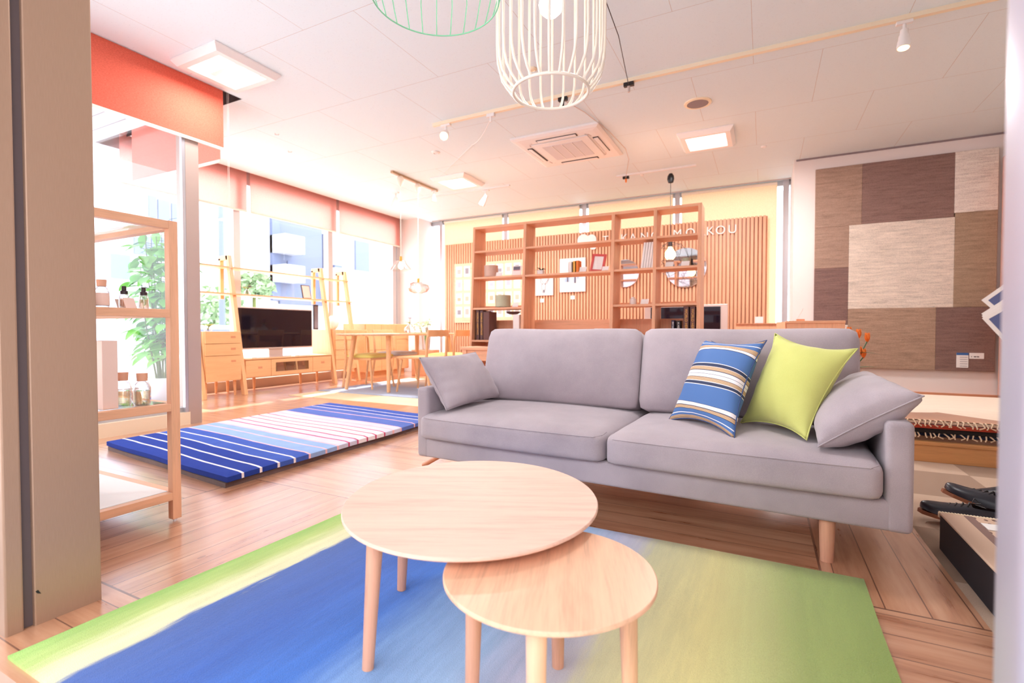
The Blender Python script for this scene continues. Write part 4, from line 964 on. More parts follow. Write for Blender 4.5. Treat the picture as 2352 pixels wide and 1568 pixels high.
# grid of framed postcards
pc = thing('postcard_board', 'oak board holding a grid of small white prints on the slats', 'board', (-4.23, 7.41, .9))
part(pc, 'board', MB().box(-4.91, -3.55, 7.412, 7.428, .88, 1.92), WOODL, world=True)
ordn = ['top', 'second', 'third', 'bottom']; colN = ['first', 'second', 'third', 'fourth', 'fifth', 'sixth', 'seventh', 'eighth']
tints = [(200, 182, 176), (216, 184, 164), (204, 202, 206), (150, 146, 154), (220, 172, 146), (186, 186, 198)]
tm = [plain('print_tint_%d' % i, c, .8) for i, c in enumerate(tints)]
for r in range(4):
    for c_ in range(8):
        x = -4.865+c_*.163; z = 1.685-r*.237
        t = thing('postcard', 'small white print, %s from the left in the %s row of the oak board' % (colN[c_], ordn[r]), 'print', (x+.06, 7.408, z), 0, 'small prints on the oak board')
        part(t, 'card', MB().box(-.06, .06, 0, .004, 0, .185), 'paper')
        k = (r*5+c_*3) % 6; hh = (.08, .1, .06)[(r+c_) % 3]
        part(t, 'picture', MB().box(-.036, .036, -.001, .0, .05, .05+hh), tm[k])
# framed art
def art(px0, px1, z0, z1, label, draw):
    x0, x1 = xat(px0, 7.42), xat(px1, 7.42)
    t = thing('framed_art', label, 'picture', ((x0+x1)/2, 7.40, z0))
    W = (x1-x0)/2; h = z1-z0
    part(t, 'frame', MB().box(-W, W, 0, .026, 0, h), 'white', bev=.003)
    draw(t, W, h)
def deer(t, W, h):
    m = MB(); y = -.002
    def ln(pts, r=.003): m.path([(x*W, y, z*h) for x, z in pts], r, 5)
    ln([(-.1, .5), (-.35, .62), (-.42, .9), (-.3, .78), (-.12, .6)]); ln([(.1, .5), (.42, .7), (.55, .92), (.6, .78), (.35, .55), (.12, .52)])
    ln([(-.2, .5), (-.2, .3), (-.12, .15)]); ln([(.2, .5), (.16, .3), (.1, .15)]); ln([(-.12, .15), (0, .1), (.1, .15)]); ln([(-.2, .5), (0, .58), (.2, .5)])
    m.prism([(-.06*W, .15*h), (.06*W, .15*h), (.08*W, .27*h), (-.06*W, .27*h)], (0, y, 0), (1, 0, 0), (0, 0, 1), .001)
    part(t, 'drawing', m, 'ink')
def city(t, W, h):
    m = MB(); y = -.0015
    for x0, x1, z0, z1 in ((-.6, -.2, .3, .42), (-.5, -.42, .42, .5), (.12, .3, .28, .62), (.35, .5, .38, .6), (-.3, -.2, .42, .52)): m.box(x0*W, x1*W, y, -.0005, z0*h, z1*h)
    part(t, 'watercolour', m, 'sky'); m = MB(); m.box(.15*W, .28*W, y-.001, y, .26*h, .7*h); m.box(-.42*W, -.3*W, y-.001, y, .3*h, .45*h); part(t, 'tower', m, 'ink')
art(1229, 1271, 1.31, 1.66, 'framed line drawing of a long-eared deer on the slats', deer)
art(1286, 1345, 1.35, 1.88, 'framed blue watercolour of city buildings on the slats', city)
for px, z, lb in ((1245, 1.20, 'white tag below the deer drawing'), (1315, 1.235, 'white tag below the city watercolour'), (1743, .845, 'white card on the slats above the dark cabinet')):
    x = xat(px, 7.42); s = .035 if px < 1700 else .05
    single('wall_tag', MB().box(x-s, x+s, 7.42, 7.43, z, z+s*1.7), 'paper', lb, 'tag')
for px0, px1, z, lb in ((1404, 1467, 1.60, 'smaller round wall mirror behind the third bay'), (1527, 1622, 1.637, 'larger round wall mirror behind the right bay')):
    x0, x1 = xat(px0, 7.41), xat(px1, 7.41); r = (x1-x0)/2
    t = thing('round_mirror', lb, 'mirror', ((x0+x1)/2, 7.41, z), 0, 'round mirrors on the slats')
    m = MB().lathe([(0, 0), (r*.985, 0), (r*.985, .004)], n=64); m.rot(PI/2, (0, 0, 0), 'X'); part(t, 'glass', m, 'mirror', smooth=True)
    m = MB().lathe([(r*.985, .006), (r, .006), (r, -.016), (r*.98, -.016), (r*.985, .006)], n=64, cap=False); m.rot(PI/2, (0, 0, 0), 'X'); part(t, 'rim', m, 'blush', smooth=True)

# television and cabinets behind the right end of the bookcase
x0, x1 = xat(1480, 6.9), xat(1671, 6.9)
tv = thing('television', 'silver framed television behind the right bay of the bookcase', 'television', ((x0+x1)/2, 6.9, .5))
zz0, zz1 = .5, 1.085
part(tv, 'frame', MB().box(x0, x1, 6.9, 6.95, zz0, zz1), 'silverframe', world=True, bev=.004)
part(tv, 'screen', MB().box(x0+.085, x1-.085, 6.893, 6.9, zz0+.06, zz1-.03), 'screen', world=True)
c = thing('audio_cabinet', 'low oak cabinet under the silver framed television', 'cabinet', ((x0+x1)/2, 7.05, 0))
part(c, 'body', MB().box(x0-.2, x1+.05, 6.8, 7.3, 0, .5), WOODSH, world=True)
x0, x1 = xat(1690, 6.6), xat(1788, 6.6)
c = thing('glass_front_cabinet', 'oak cabinet with dark glass front beside the slatted panel end', 'cabinet', ((x0+x1)/2, 6.8, 0))
part(c, 'body', MB().box(x0, x1, 6.6, 7.0, 0, .822), WOODSH, world=True, bev=.002); part(c, 'top', MB().box(x0-.003, x1+.003, 6.585, 7.0, .822, .832), WOODR, world=True)
part(c, 'glass_front', MB().box(x0+.07, x1-.06, 6.592, 6.6, .25, .735), M['screen'], world=True)
x0, x1, x2 = xat(1787, 5.75), xat(1807, 5.4), xat(1941, 5.4)
c = thing('side_cabinet', 'reddish oak cabinet back right behind the sofa, near the rug wall', 'cabinet', ((x1+x2)/2, 5.6, 0))
part(c, 'body', MB().box(x1, x2, 5.4, 5.8, 0, .815), WOODSH, world=True, bev=.002)
part(c, 'top', MB().box(x1-.004, x2+.002, 5.39, 5.81, .815, .838), WOODSH, world=True, bev=.002)
part(c, 'door', MB().hexa([(x1-.085, 5.6, .1), (x1-.012, 5.41, .1), (x1-.004, 5.42, .1), (x1-.07, 5.61, .1)], [(x1-.085, 5.6, .83), (x1-.012, 5.41, .83), (x1-.004, 5.42, .83), (x1-.07, 5.61, .83)]), WOODSH, world=True)
t = thing('pen_stand', 'small wooden block holding a white card upright on the reddish cabinet', 'stand', (xat(1838, 5.5), 5.5, .838))
part(t, 'block', MB().box(-.035, .035, -.02, .02, 0, .018), WOODR); part(t, 'card', MB().hexa([(-.03, -.002, .018), (-.02, -.002, .018), (-.02, .002, .018), (-.03, .002, .018)], [(.018, -.002, .12), (.028, -.002, .12), (.028, .002, .12), (.018, .002, .12)]), 'paper')
# ------------------------------------------------------------ ceiling fittings
def fixture(x, y, label, w_=.53, long=0):
    t = thing('ceiling_light', label, 'ceiling light', (x, y, 2.75), 0, 'square ceiling luminaires'); h = w_/2; z0 = -.05
    m = MB(); r = .07
    m.hexa([(-h+r, -h+r, z0), (h-r, -h+r, z0), (h, -h, -.001), (-h, -h, -.001)], [(-h+r, -h+r+.004, z0), (h-r, -h+r+.004, z0), (h-.01, -h+.01, -.0005), (-h+.01, -h+.01, -.0005)])
    vs = []; 
    for s, z in ((h, -.001), (h, -.012), (h-.03, z0), (h-.075, z0), (h-.085, -.02)): vs += [(-s, -s, z), (s, -s, z), (s, s, z), (-s, s, z)]
    fs = []
    for i in range(4): fs += [(i*4+k, i*4+(k+1) % 4, i*4+4+(k+1) % 4, i*4+4+k) for k in range(4)]
    fs.append((16, 17, 18, 19)); part(t, 'housing', MB().add(vs, fs), 'diffuser')
    for dy in (-.1, .1):
        part(t, 'tube', MB().box(-h+.09, h-.09, dy-.042, dy+.042, -.044, -.024), 'tube')
    return t
fixture(-3.66, 2.43, 'square ceiling luminaire nearest the coral porch blind')
fixture(-.55, 5.57, 'square ceiling luminaire right of the air conditioner')
fixture(-3.67, 5.63, 'square ceiling luminaire beyond the glass pendants')
# rail tracks
def track(p, q, label, mat, w_=.017, h_=.028):
    (x0, y0), (x1, y1) = p, q
    m = MB()
    if abs(x1-x0) > abs(y1-y0): m.box(min(x0, x1), max(x0, x1), y0-w_, y0+w_, 2.75-h_, 2.75)
    else: m.box(x0-w_, x0+w_, min(y0, y1), max(y0, y1), 2.75-h_, 2.75)
    return single('track_rail', m, mat, label, 'track rail')
M['bronze'] = plain('bronze_rail', (190, 160, 130), .4, .5)
track((-2.88, 3.99), (2.4, 3.99), 'long cream track rail crossing the ceiling behind the pendants', M['cream'])
track((-5.06, 6.12), (-3.14, 6.12), 'thin white track rail beyond the third luminaire', M['white'], .012, .02)
track((-4.185, 4.91), (-4.185, 5.88), 'bronze track rail carrying the two glass pendants', M['bronze'])
track((-1.72, 6.39), (-.75, 6.39), 'thin white track rail carrying the black cage pendant', M['white'], .012, .02)
def spot(x, y, label, aim, mat='white', s=1.0, lit=True):
    t = thing('spotlight', label, 'spotlight', (x, y, 2.722), 0, 'track spotlights'); a = Vector(aim).normalized()
    part(t, 'adapter', MB().box(-.055*s, .055*s, -.016, .016, -.02, 0), mat, bev=.003)
    part(t, 'stem', MB().tube((.0, 0, -.02), (0, 0, -.09*s), .012*s, n=12), mat)
    p = Vector((0, 0, -.09*s)); m = MB()
    m.tube(p-a*.02*s, p+a*.03*s, .028*s, .03*s, 20); m.tube(p+a*.03*s, p+a*.075*s, .036*s, .038*s, 24); m.tube(p+a*.075*s, p+a*.13*s, .042*s, .046*s, 24)
    part(t, 'head', m, mat, smooth=True)
    part(t, 'lens', MB().tube(p+a*.1301*s, p+a*.134*s, .039*s, .036*s, 24), 'tubew' if lit else 'diffuser', smooth=True)
    return t
spot(.78, 4.0, 'white track spotlight at the right end, above the wall rug', (-.05, -.12, -1), s=.8)
spot(-2.74, 4.0, 'lit track spotlight at the left end of the cream rail', (.35, -.8, -.55), s=.95)
spot(-3.52, 6.12, 'white track spotlight under the thin rail by the third luminaire', (-.5, -.1, -.9), s=1.0, lit=False)
spot(-4.185, 5.80, 'small white spotlight at the end of the bronze rail', (.1, 0, -1), s=.7, lit=False)
spot(-4.72, 5.62, 'faint white spotlight left of the bronze rail', (-.3, 0, -1), s=1.0, lit=False)
# plugs and cables
def plug(x, y, label, mat, tip):
    t = thing('track_plug', label, 'plug', (x, y, 2.722), 0, 'cord plugs on the track rails')
    part(t, 'body', MB().box(-.04, .04, -.016, .016, -.03, 0), mat, bev=.002); part(t, 'tip', MB().tube((0, 0, -.03), (0, 0, -.075), .012, .009), tip)
def X4(px, Z=2.74, Y=None, py=None): return None
plug(-.98, 3.99, 'black plug on the cream rail right of the ivory pendant', 'black', 'silverframe')
plug(-1.54, 3.99, 'black plug on the cream rail seen through the ivory cage', 'black', 'black')
plug(-2.24, 3.99, 'white plug on the cream rail with a drooping cable', 'white', 'white')
plug(-1.60, 6.39, 'black plug with orange tip on the thin rear rail', 'black', 'orange')
def cable(pts, label, mat='white', r=.003): single('cable', MB().path(pts, r, 6), mat, label, 'cable')
def hang(a, b, n, sag): 
    a = Vector(a); b = Vector(b); return [tuple(a.lerp(b, i/n)-Vector((0, 0, sag*4*(i/n)*(1-i/n)))) for i in range(n+1)]
cable(hang((-2.24, 3.99, 2.68), (-2.82, 4.60, 2.738), 10, .05)+hang((-2.83, 4.62, 2.74), (-3.75, 5.35, 2.742), 8, .0), 'white cable looping from the cream rail toward the third luminaire')
cable([(-.94, 1.317, 2.745), (-.9, 1.8, 2.735), (-.85, 2.6, 2.742), (-.88, 3.3, 2.70), (-.98, 3.98, 2.70)], 'thin dark cable running along the ceiling to the cream rail', 'dark')
cable([(-1.54, 3.97, 2.70), (-1.48, 4.4, 2.742), (-1.40, 4.9, 2.735), (-1.36, 5.4, 2.72), (-1.42, 5.8, 2.735), (-1.60, 6.38, 2.70)], 'white cable passing the right edge of the air conditioner', 'silverframe', .004)
# air conditioner
ac = thing('air_conditioner', 'white four-way cassette air conditioner in the ceiling', 'air conditioner', (-1.91, 5.13, 2.75))
h = .475
m = MB(); vs = []
for s, z in ((h, -.0005), (h, -.02), (h-.03, -.035), (h-.08, -.04)): vs += [(-s, -s, z), (s, -s, z), (s, s, z), (-s, s, z)]
fs = []
for i in range(3): fs += [(i*4+k, i*4+(k+1) % 4, i*4+4+(k+1) % 4, i*4+4+k) for k in range(4)]
fs.append((12, 13, 14, 15)); part(ac, 'panel', MB().add(vs, fs), 'white')
part(ac, 'inlet_frame', MB().box(-.31, .31, -.31, .31, -.052, -.040), 'white', bev=.02, seg=4)
g = part(ac, 'inlet_grille', MB().box(-.22, .22, -.22, .22, -.055, -.052), plain('intake_grey', (216, 212, 214), .7))
for k in range(3): part(g, 'rib', MB().box(-.115+.11*k, -.107+.11*k, -.22, .22, -.058, -.055), 'white')
for ang in range(4):
    m = MB().box(-.22, .22, .335, .395, -.046, -.0402); m.rot(ang*PI/2); part(ac, 'outlet_slot', m, 'dark', bev=.02, seg=4)
    m = MB().box(-.21, .21, .343, .388, -.052, -.046); m.rot(.12, (0, .36, -.045), 'X'); m.rot(ang*PI/2); part(ac, 'louvre', m, 'white', bev=.008, seg=3)
for (a, b) in ((1, 1), (1, -1), (-1, -1), (-1, 1)):
    m = MB().path([(a*.335, b*.26, -.041), (a*.325, b*.31, -.042), (a*.29, b*.335, -.041)], .004, 6); part(ac, 'corner_seam', m, 'silverframe')
t = thing('ceiling_speaker', 'round ceiling speaker with grey grille', 'speaker', (-.54, 4.68, 2.75))
part(t, 'ring', MB().lathe([(.115, 0), (.113, -.008), (.09, -.012), (.088, -.006)], n=48), 'cream', smooth=True)
part(t, 'grille', MB().lathe([(.09, -.009), (.05, -.013), (0, -.014)], n=40), 'grille', smooth=True)
for x, y, r, lb in [(-3.62, 5.0+.0, .04, ''), (-1.60, 3.5, .035, 'round cream ceiling detector seen through the ivory cage'), (-3.31, 4.63, .05, 'recessed downlight near the lit track spotlight'), (-1.42, 6.5, .025, 'tiny sprinkler cap beside the thin rear rail'), (-4.05, 6.9, .03, 'tiny ceiling sprinkler near the far column'), (-.02, 6.1, .03, 'tiny ceiling sprinkler near the rug wall')]:
    if lb: single('sprinkler_cap' if 'sprinkler' in lb else ('detector' if 'detector' in lb else 'downlight'), MB().lathe([(r, 0), (r*.95, -.008), (r*.55, -.016), (r*.5, -.01), (0, -.01)], (x, y, 2.75), n=28), 'white' if 'cream' not in lb else 'cream', lb, 'ceiling fitting', smooth=True)
for x, y, lb in ((-4.45, 3.45, 'small white ceiling hook nearer the coral blind'), (-4.75, 3.85, 'small white ceiling hook farther from the coral blind')):
    single('ceiling_hook', MB().path([(x, y, 2.75), (x, y, 2.735), (x+.03, y+.02, 2.735), (x+.03, y+.02, 2.745)], .003, 6), 'silverframe', lb, 'hook')

# ------------------------------------------------------------ pendant lamps
def cord(t, z0, mat='ivory', r=.0028): part(t, 'cord', MB().tube((0, 0, z0), (0, 0, 2.75-t.location.z-.02), r, n=8), mat); part(t, 'canopy', MB().lathe([(.045, 2.75-t.location.z), (.04, 2.73-t.location.z), (0, 2.72-t.location.z)], n=24), mat, smooth=True)
def bulb(t, z, r=.04, st='bulb'):
    part(t, 'bulb', MB().lathe([(0, z-r), (r*.5, z-r*.87), (r*.87, z-r*.5), (r, z), (r*.87, z+r*.5), (r*.6, z+r*.9), (.016, z+r*1.5), (.014, z+r*1.9)], n=28), st, smooth=True)
    part(t, 'socket', MB().tube((0, 0, z+r*1.8), (0, 0, z+r*3.1), .02, n=20), 'ivory', smooth=True)
t = thing('cage_pendant', 'ivory wire cage pendant lamp with a lit bulb', 'pendant lamp', (-.66, 1.594, 1.565))
N = 26; prof = [(.129, 0), (.131, .004), (.152, .026), (.170, .055), (.180, .095), (.183, .15), (.183, .40), (.178, .46), (.15, .55), (.08, .60), (.03, .61)]
m = MB()
for k in range(N):
    a = 2*PI*k/N; m.path([(r*math.cos(a), r*math.sin(a), z) for r, z in prof], .005, 6)
part(t, 'cage', m, 'ivory', smooth='all')
for r, z in ((.129, 0), (.03, .61)): part(t, 'ring', MB().path([(r*math.cos(2*PI*k/48), r*math.sin(2*PI*k/48), z) for k in range(48)], .0055, 8, closed=True), 'ivory', smooth='all')
bulb(t, .295, .042); cord(t, .40)
t = thing('cage_pendant', 'mint green wire cage pendant lamp at the upper edge', 'pendant lamp', (-.935, 1.31, 1.797))
m = MB(); prof = [(.20, 0), (.215, .05), (.232, .12), (.225, .22), (.16, .33), (.03, .38)]
for k in range(26):
    a = 2*PI*k/26; m.path([(r*math.cos(a), r*math.sin(a), z) for r, z in prof], .0019, 6)
part(t, 'cage', m, 'mint', smooth='all'); part(t, 'ring', MB().path([(.20*math.cos(2*PI*k/56), .20*math.sin(2*PI*k/56), 0) for k in range(56)], .0024, 8, closed=True), 'mint', smooth='all')
part(t, 'top_ring', MB().path([(.03*math.cos(2*PI*k/24), .03*math.sin(2*PI*k/24), .38) for k in range(24)], .003, 8, closed=True), 'mint', smooth='all')
bulb(t, .14, .035); cord(t, .2, 'mint')
# glass pendants over the dining table
def gpend(y, z, w_, label, prof):
    t = thing('glass_pendant', label, 'pendant lamp', (-4.185, y, z), 0, 'clear glass pendants over the dining table')
    part(t, 'shade', MB().lathe(prof, n=36, cap=False), 'gvase', smooth=True)
    part(t, 'socket', MB().tube((0, 0, prof[-1][1]-.01), (0, 0, prof[-1][1]+.05), .016, n=16), 'gold')
    part(t, 'bulb', MB().lathe([(0, .01), (.03, .03), (.036, .06), (.014, .11)], n=20), 'bulb', smooth=True)
    part(t, 'cord', MB().tube((0, 0, prof[-1][1]+.05), (0, 0, 2.60-z), .003, n=8), 'ivory')
    part(t, 'ceiling_cup', MB().lathe([(.0, 2.59-z), (.012, 2.595-z), (.04, 2.65-z), (.045, 2.70-z), (.03, 2.722-z)], n=24), 'ivory', smooth=True)
gpend(5.08, 1.52, .1, 'bell-shaped clear glass pendant, higher of the two', [(.145, 0), (.13, .03), (.09, .07), (.06, .12), (.02, .13)])
gpend(5.44, 1.25, .1, 'flattened round clear glass pendant, lower of the two', [(.06, 0), (.12, .02), (.155, .065), (.14, .11), (.08, .145), (.02, .15)])
# black cage pendant behind the bookcase
t = thing('cage_pendant', 'black geometric wire pendant with a lit bulb behind the bookcase', 'pendant lamp', (-1.045, 6.39, 1.42))
part(t, 'cord', MB().tube((0, 0, .47), (0, 0, 1.16), .0035, n=8), 'black'); part(t, 'cord_ball', MB().lathe([(0, 1.14), (.03, 1.15), (.042, 1.19), (.038, 1.23), (.02, 1.26), (0, 1.262)], n=24), 'black', smooth=True)
part(t, 'hook', MB().path([(0, 0, 1.26), (.0, 0, 1.30), (.02, 0, 1.312)], .003, 6), 'white')
part(t, 'socket', MB().tube((0, 0, .36), (0, 0, .47), .028, .02, n=18), 'dark', smooth=True)
part(t, 'bulb', MB().lathe([(0, .19), (.035, .2), (.062, .24), (.062, .29), (.03, .34), (.022, .37)], n=24), 'tubew', smooth=True)
m = MB(); ico = [];
bm = bmesh.new(); bmesh.ops.create_icosphere(bm, subdivisions=2, radius=1)
rnd = random.Random(8); V = [Vector((v.co.x*.21, v.co.y*.21, .22+v.co.z*.21*(1.0)))+Vector([rnd.uniform(-.02, .02) for _ in range(3)]) for v in bm.verts]
es = [(e.verts[0].index, e.verts[1].index) for e in bm.edges if rnd.random() < .55]; bm.free()
for a, b in es: m.path([V[a], V[b]], .0022, 5)
for k in range(4): m.path([(0, 0, .45), tuple(V[[5, 12, 20, 33][k]])], .0022, 5)
part(t, 'cage', m, 'black')

# ------------------------------------------------------------ right side: wall rug, platform, tray, shoes
P = {'A': (172, 144, 128), 'B': (146, 118, 110), 'C': (238, 226, 216), 'D': (230, 216, 202), 'E': (172, 148, 126), 'F': (138, 110, 104), 'G': (178, 150, 130), 'H': (142, 114, 106)}
def patch(name, c, lines=90):
    t = NT(name); o_ = t.obj(); n1 = t.noise(t.mapv(o_, (2.6, 1, 30)), 1.5, 5, .75); n2 = t.noise(o_, 190, 2)
    c0 = lin(c); dk = tuple(x*.62 for x in c0[:3])+(1,); lt = tuple(min(1, x*1.25) for x in c0[:3])+(1,)
    f = t.ma('ADD', t.ma('MULTIPLY', n1, .6), t.ma('MULTIPLY', n2, .4)); t.col(t.ramp(f, [(.34, dk), (.5, c0), (.64, lt)])); t.rough(1); t.b.inputs['Specular IOR Level'].default_value = .05
    t.bump(f, .9, .012); return t.m
wr = thing('wall_rug', 'grey and brown patchwork rug hung on the right wall', 'rug', (1.3, 6.75, .33))
Xa, Xb, Za, Zb = .515, 2.10, .325, 2.60
cells = [(Xa, .96, 1.925, Zb, 'A'), (.96, 1.757, 1.93, Zb, 'B'), (1.757, Xb, 1.92+.05, Zb, 'C'), (Xa, .845, 1.46, 1.925, 'A'), (.845, 1.765, .99, 1.93, 'D'), (1.765, Xb, .99, 1.97, 'E'), (Xa, .845, .99-.18, 1.46, 'F'), (Xa, .845, .325, .81, 'C'), (.845, 1.625, .325, .99, 'G'), (1.625, Xb, .325, .99, 'H')]
for x0, x1, z0, z1, k in cells:
    part(wr, 'patch', MB().box(x0, x1, 6.725, 6.765, z0, z1), patch('wool_'+k+str(x0), P[k]), world=True, bev=.004)
t = thing('price_tag', 'blue and white specification card pinned on the wall rug', 'tag', (1.845, 6.72, .36), 0, None)
part(t, 'sheet', MB().box(-.048, .048, 0, .003, 0, .15), 'paper'); part(t, 'header', MB().box(-.048, .048, -.001, 0, .13, .155), 'bluetag')
m = MB()
for k in range(5): m.box(-.02, .04, -.001, 0, .015+.023*k, .019+.023*k)
part(t, 'print', m, 'ink')
t = thing('price_tag', 'small white price card beside the blue specification card', 'tag', (1.955, 6.72, .455)); part(t, 'sheet', MB().box(-.055, .06, 0, .003, 0, .06), 'paper'); m = MB()
for a, b in ((-.04, -.034), (-.02, .0), (.004, .022)): m.box(a, b, -.001, 0, .016, .026)
part(t, 'print', m, 'black')
# framed display at the far right
c = thing('display_case', 'wood framed case with dark shelves at the right of the wall rug', 'case', (2.6, 6.6, 0))
m = MB(); m.box(2.13, 2.165, 6.40, 6.735, .09, 2.49); m.box(3.1, 3.135, 6.40, 6.735, .09, 2.49); m.box(2.165, 3.1, 6.40, 6.735, 2.45, 2.49); m.box(2.165, 3.1, 6.4, 6.735, .09, .12); part(c, 'frame', m, WOODR, world=True)
part(c, 'back', MB().box(2.165, 3.1, 6.68, 6.70, .12, 2.45), 'black', world=True)
for z in (.32, .55, 1.9): part(c, 'shelf', MB().box(2.165, 3.1, 6.42, 6.68, z, z+.025), 'cream', world=True)
t = thing('sample_fan', 'fan of white bordered sample cards hung at the far right', 'sample cards', (1.96, 6.36, .65))
SMP = [plain('sample_blue', (92, 104, 150), .6), plain('sample_orange', (226, 120, 50), .6)]
for k in range(4):
    zc = [.38, .24, .21, .18][k]; s = .16; y = -.006*k+.02
    m = MB()
    f = .035
    for q in ((-s, s, -s, -s+f), (-s, s, s-f, s), (-s, -s+f, -s+f, s-f), (s-f, s, -s+f, s-f)): m.box(q[0], q[1], y, y+.004, q[2], q[3])
    m.rot(math.radians(-42+2*k), (0, 0, 0), 'Y'); m.move((.15, 0, zc)); o = part(t, 'card', m, 'paper')
    m = MB().box(-s+f, s-f, y+.001, y+.003, -s+f+.07, s-f); m.rot(math.radians(-42+2*k), (0, 0, 0), 'Y'); m.move((.15, 0, zc)); part(o, 'swatch', m, SMP[0])
    m = MB().box(-s+f, s-f, y+.001, y+.003, -s+f, -s+f+.07); m.rot(math.radians(-42+2*k), (0, 0, 0), 'Y'); m.move((.15, 0, zc)); part(o, 'swatch', m, SMP[1])
part(t, 'cord', MB().tube((.15, .03, .55), (.15, .03, 1.85), .003, n=6), 'white')
# platform with a stack of rugs
PWD = wood('platform_pine', (204, 146, 92), var=.1)
c = thing('platform', 'low pine platform carrying the stack of rugs at right', 'platform', (1.9, 4.4, 0))
part(c, 'front_board', MB().box(.62, 3.0, 3.58, 3.61, .0, .095), PWD, world=True, bev=.002); part(c, 'deck', MB().box(.62, 3.0, 3.575, 5.3, .095, .115), PWD, world=True, bev=.002)
part(c, 'base', MB().box(.64, 2.98, 3.61, 5.28, 0, .095), WOODR, world=True)
lay = [('brown', .115, .145, 'brown rug at the bottom of the stack on the pine platform'), ('navy', .145, .162, 'navy fringed rug in the stack on the platform'), ('black', .164, .19, 'black rug in the middle of the stack on the platform'), ('redcloth', .19, .215, 'red woven rug near the top of the stack on the platform')]
for i, (mt, z0, z1, lb) in enumerate(lay):
    r = mk('stacked_rug', rug_mb(2.2, 1.45, z1-z0, 30, 20+i, .003), fabric('stack_'+mt, {'brown': (150, 116, 96), 'navy': (34, 40, 66), 'black': (40, 34, 34), 'redcloth': (176, 66, 44)}[mt], bump=.5), smooth=True)
    r.location = (1.85-.02*i, 4.35-.01*i, z0); tag(r, lb, 'rug', 'rugs stacked on the platform')
M['creamtop'] = bands('cream_kilim', 1, [(0, lin((226, 200, 176))), (.4, lin((240, 220, 198))), (1, lin((236, 214, 190)))], -.8, .8, 40)
t = thing('stacked_rug', 'cream rug with a brown corner on top of the stack', 'rug', (1.83, 4.36, .215), 0, 'rugs stacked on the platform')
part(t, 'field', rug_mb(2.25, 1.5, .018, 30, 5, .002), M['creamtop'], smooth=True)
part(t, 'brown_corner', MB().prism([(-1.12, -.745), (-.5, -.745), (-1.12, -.1)], (0, 0, .0175), (1, 0, 0), (0, 1, 0), .002), fabric('corner_brown', (176, 120, 84)))
M['fringe'] = plain('fringe_wool', (214, 186, 156), .9); rnd = random.Random(6)
for zf, yy in ((.006, -.75), (-.062, -.735)):
    m = MB(); n = 90
    for k in range(n):
        x = -1.1+2.2*k/n; m.path([(x, yy+.01, zf+.012), (x+rnd.uniform(-.01, .01), yy-.012, zf+.012), (x+rnd.uniform(-.014, .014), yy-.028, zf-.008), (x+rnd.uniform(-.012, .012), yy-.03, zf-.018)], .004, 5)
    part(t, 'fringe', m, M['fringe'])
# black sample box with a rug mat
c = thing('sample_box', 'low black box with a beige patterned mat on top, right edge', 'box', (.78, 1.7, 0))
part(c, 'body', MB().box(.545, 1.05, 1.25, 2.17, 0, .118), 'box', world=True, bev=.003)
t_ = NT('mat_pattern'); o_ = t_.obj(); X, Y, Z = t_.sep(o_); vo = t_.nd('ShaderNodeTexVoronoi'); vo.inputs['Scale'].default_value = 42; vo.inputs['Randomness'].default_value = .25; t_.lk(t_.mapv(o_, (1, .55, .01)), vo.inputs[0])
dots = t_.ma('LESS_THAN', vo.outputs['Distance'], .26)
inb = t_.ma('LESS_THAN', t_.ma('ABSOLUTE', X), .17); ln = t_.ma('MULTIPLY', t_.ma('GREATER_THAN', t_.ma('ABSOLUTE', X), .165), t_.ma('LESS_THAN', t_.ma('ABSOLUTE', X), .19))
cc = t_.mix(t_.ma('MULTIPLY', dots, inb), lin((214, 184, 160)), lin((120, 92, 80))); cc = t_.mix(ln, cc, lin((140, 112, 104)))
t_.col(cc); t_.rough(.95)
mt = thing('sample_mat', 'beige patterned woven mat draped on the black box', 'mat', (.795, 1.71, .118))
part(mt, 'mat', MB().box(-.252, .25, -.46, .462, 0, .008), t_.m, bev=.003)
m = MB()
for k in range(60): x = -.25+.5*k/60; m.path([(x, .455, .006), (x+.003, .475, .004), (x+.004, .48, -.014)], .0045, 5)
part(mt, 'fringe', m, 'cream')
t = thing('label_card', 'white paper label lying on the patterned mat', 'label', (.80, 2.07, .127)); part(t, 'sheet', MB().box(-.17, .2, -.03, .03, 0, .002), 'paper')
m = MB()
for a, b in ((-.1, -.07), (-.04, .06), (.09, .12)): m.box(a, b, -.006, .004, .002, .0025)
part(t, 'print', m, 'ink')
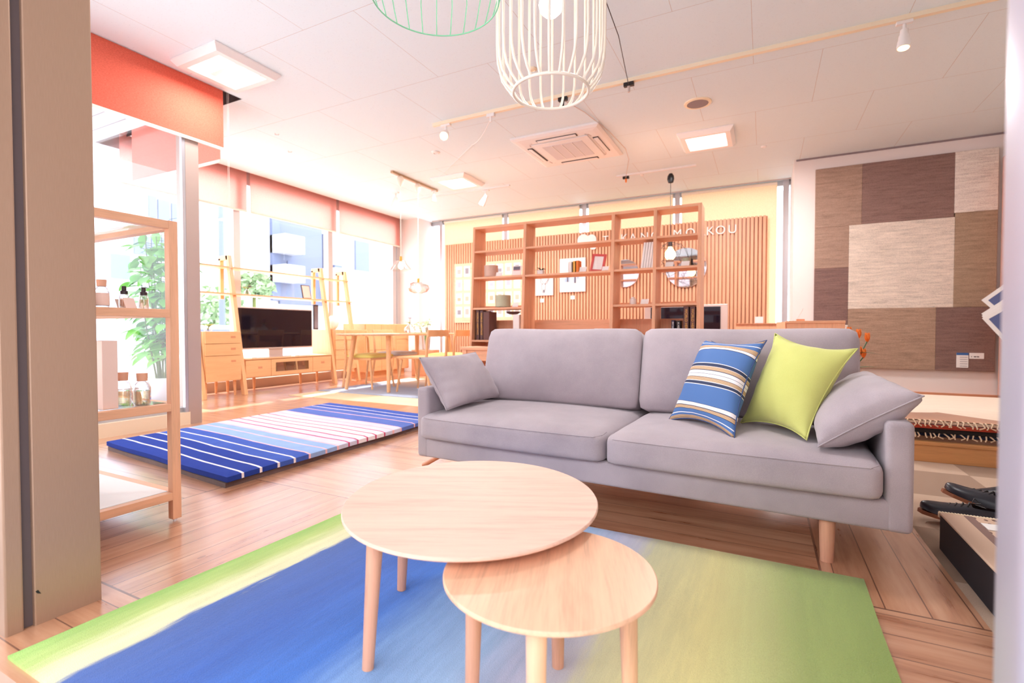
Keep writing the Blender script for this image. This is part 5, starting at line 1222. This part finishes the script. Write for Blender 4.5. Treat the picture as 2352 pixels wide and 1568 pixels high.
# shoes
def shoe(loc, rz, label, tiltx=0, tilty=0):
    t = thing('shoe', label, 'shoe', loc, rz, 'black leather shoes by the sample box')
    t.rotation_euler = (tiltx, tilty, rz)
    # along +x toe
    secs = [(-.13, .028, .055, .0), (-.11, .036, .068, 0), (-.05, .038, .066, 0), (.0, .042, .062, 0), (.04, .048, .052, 0), (.09, .046, .040, .002), (.125, .034, .034, .006), (.148, .012, .022, .010)]
    n = 14; vs = []; fs = []
    for x, w_, h_, z0 in secs:
        for k in range(n):
            a = PI*k/(n-1); vs.append((x, w_*math.cos(a)*(1 if x > -.02 else (.9 if math.sin(a) > .8 else 1)), .012+z0+h_*max(0, math.sin(a))**.8))
    for i in range(len(secs)-1):
        for k in range(n-1):
            if i < 3 and 4 <= k <= 8: continue    # foot opening
            a = i*n+k; fs.append((a, a+1, a+n+1, a+n))
    fs.append(tuple(range(n))); fs.append(tuple((len(secs)-1)*n+k for k in range(n)))
    part(t, 'upper', MB().add(vs, fs), 'leather', smooth='all', sub=1)
    m = MB(); sole = [(-.135, 0), (-.125, .03), (-.05, .036), (.0, .04), (.05, .05), (.1, .046), (.14, .026), (.152, 0), (.14, -.026), (.1, -.046), (.05, -.05), (0, -.04), (-.05, -.036), (-.125, -.03)]
    m.prism([(x, y) for x, y in sole], (0, 0, 0), (1, 0, 0), (0, 1, 0), .014); m.box(-.13, -.06, -.03, .03, -.012, 0)
    part(t, 'sole', m, 'insole')
    part(t, 'insole', MB().prism([(x*.9, y*.8) for x, y in sole if x < .02], (0, 0, .02), (1, 0, 0), (0, 1, 0), .003), 'insole')
    m = MB()
    for k in range(4): x = .0+.018*k; m.path([(x, -.02, .066-.004*k), (x+.006, 0, .078-.006*k), (x+.012, .02, .064-.004*k)], .003, 6)
    m.path([(.0, 0, .075), (-.02, .03, .09), (-.04, .02, .075), (0, 0, .075), (-.01, -.03, .09), (-.04, -.025, .07), (0, 0, .075)], .0022, 6)
    part(t, 'laces', m, 'black', smooth='all'); return t
shoe((.70, 2.45, .018), math.radians(172), 'black lace-up shoe lying nearest the box, toe raised', 0, -.1)
shoe((.80, 2.60, .035), math.radians(150), 'black lace-up shoe resting on the other, toe pointing up', .15, -.25)
shoe((.95, 2.85, .013), math.radians(-160), 'black lace-up shoe standing farther back with a loose bow')
shoe((1.0, 2.55, .013), math.radians(160), 'black lace-up shoe at the right edge beside the box')
# orange flowers behind the sofa
rn = random.Random(4)
t = thing('flower_vase', 'vase of orange tulips on the floor behind the sofa right end', 'vase', (.50, 4.15, 0))
part(t, 'vase_body', MB().lathe([(0, 0), (.07, 0), (.09, .15), (.06, .34), (.05, .4), (.044, .4), (.05, .3)], n=28), 'ceramic', smooth=True)
st_, L, F = MB(), MB(), MB()
for dx, dz in ((.03, .735), (.085, .72), (.135, .695), (.09, .60), (.115, .585), (.0, .66)):
    st_.path([(0, 0, .25), (dx*.3, .0, .45), (dx, 0, dz-.02)], .004, 6)
    for k in range(6):
        a = k*PI/3; leaf(F, Vector((dx, 0, dz-.03)), Vector((math.cos(a)*.35, math.sin(a)*.35, 1)), .07, .034, curl=-.1)
for a, b, c_ in ((.6, .1, .55), (.9, -.5, .5), (1, .3, .42), (.8, -.2, .66), (.9, .1, .42)):
    leaf(L, Vector((.03, 0, c_-.08)), Vector((a, b, .25)), .17, .04)
part(t, 'stems', st_, 'dgreen', smooth='all'); part(t, 'blossom', F, 'orange', smooth='all'); part(t, 'leaves', L, 'dgreen', smooth='all')
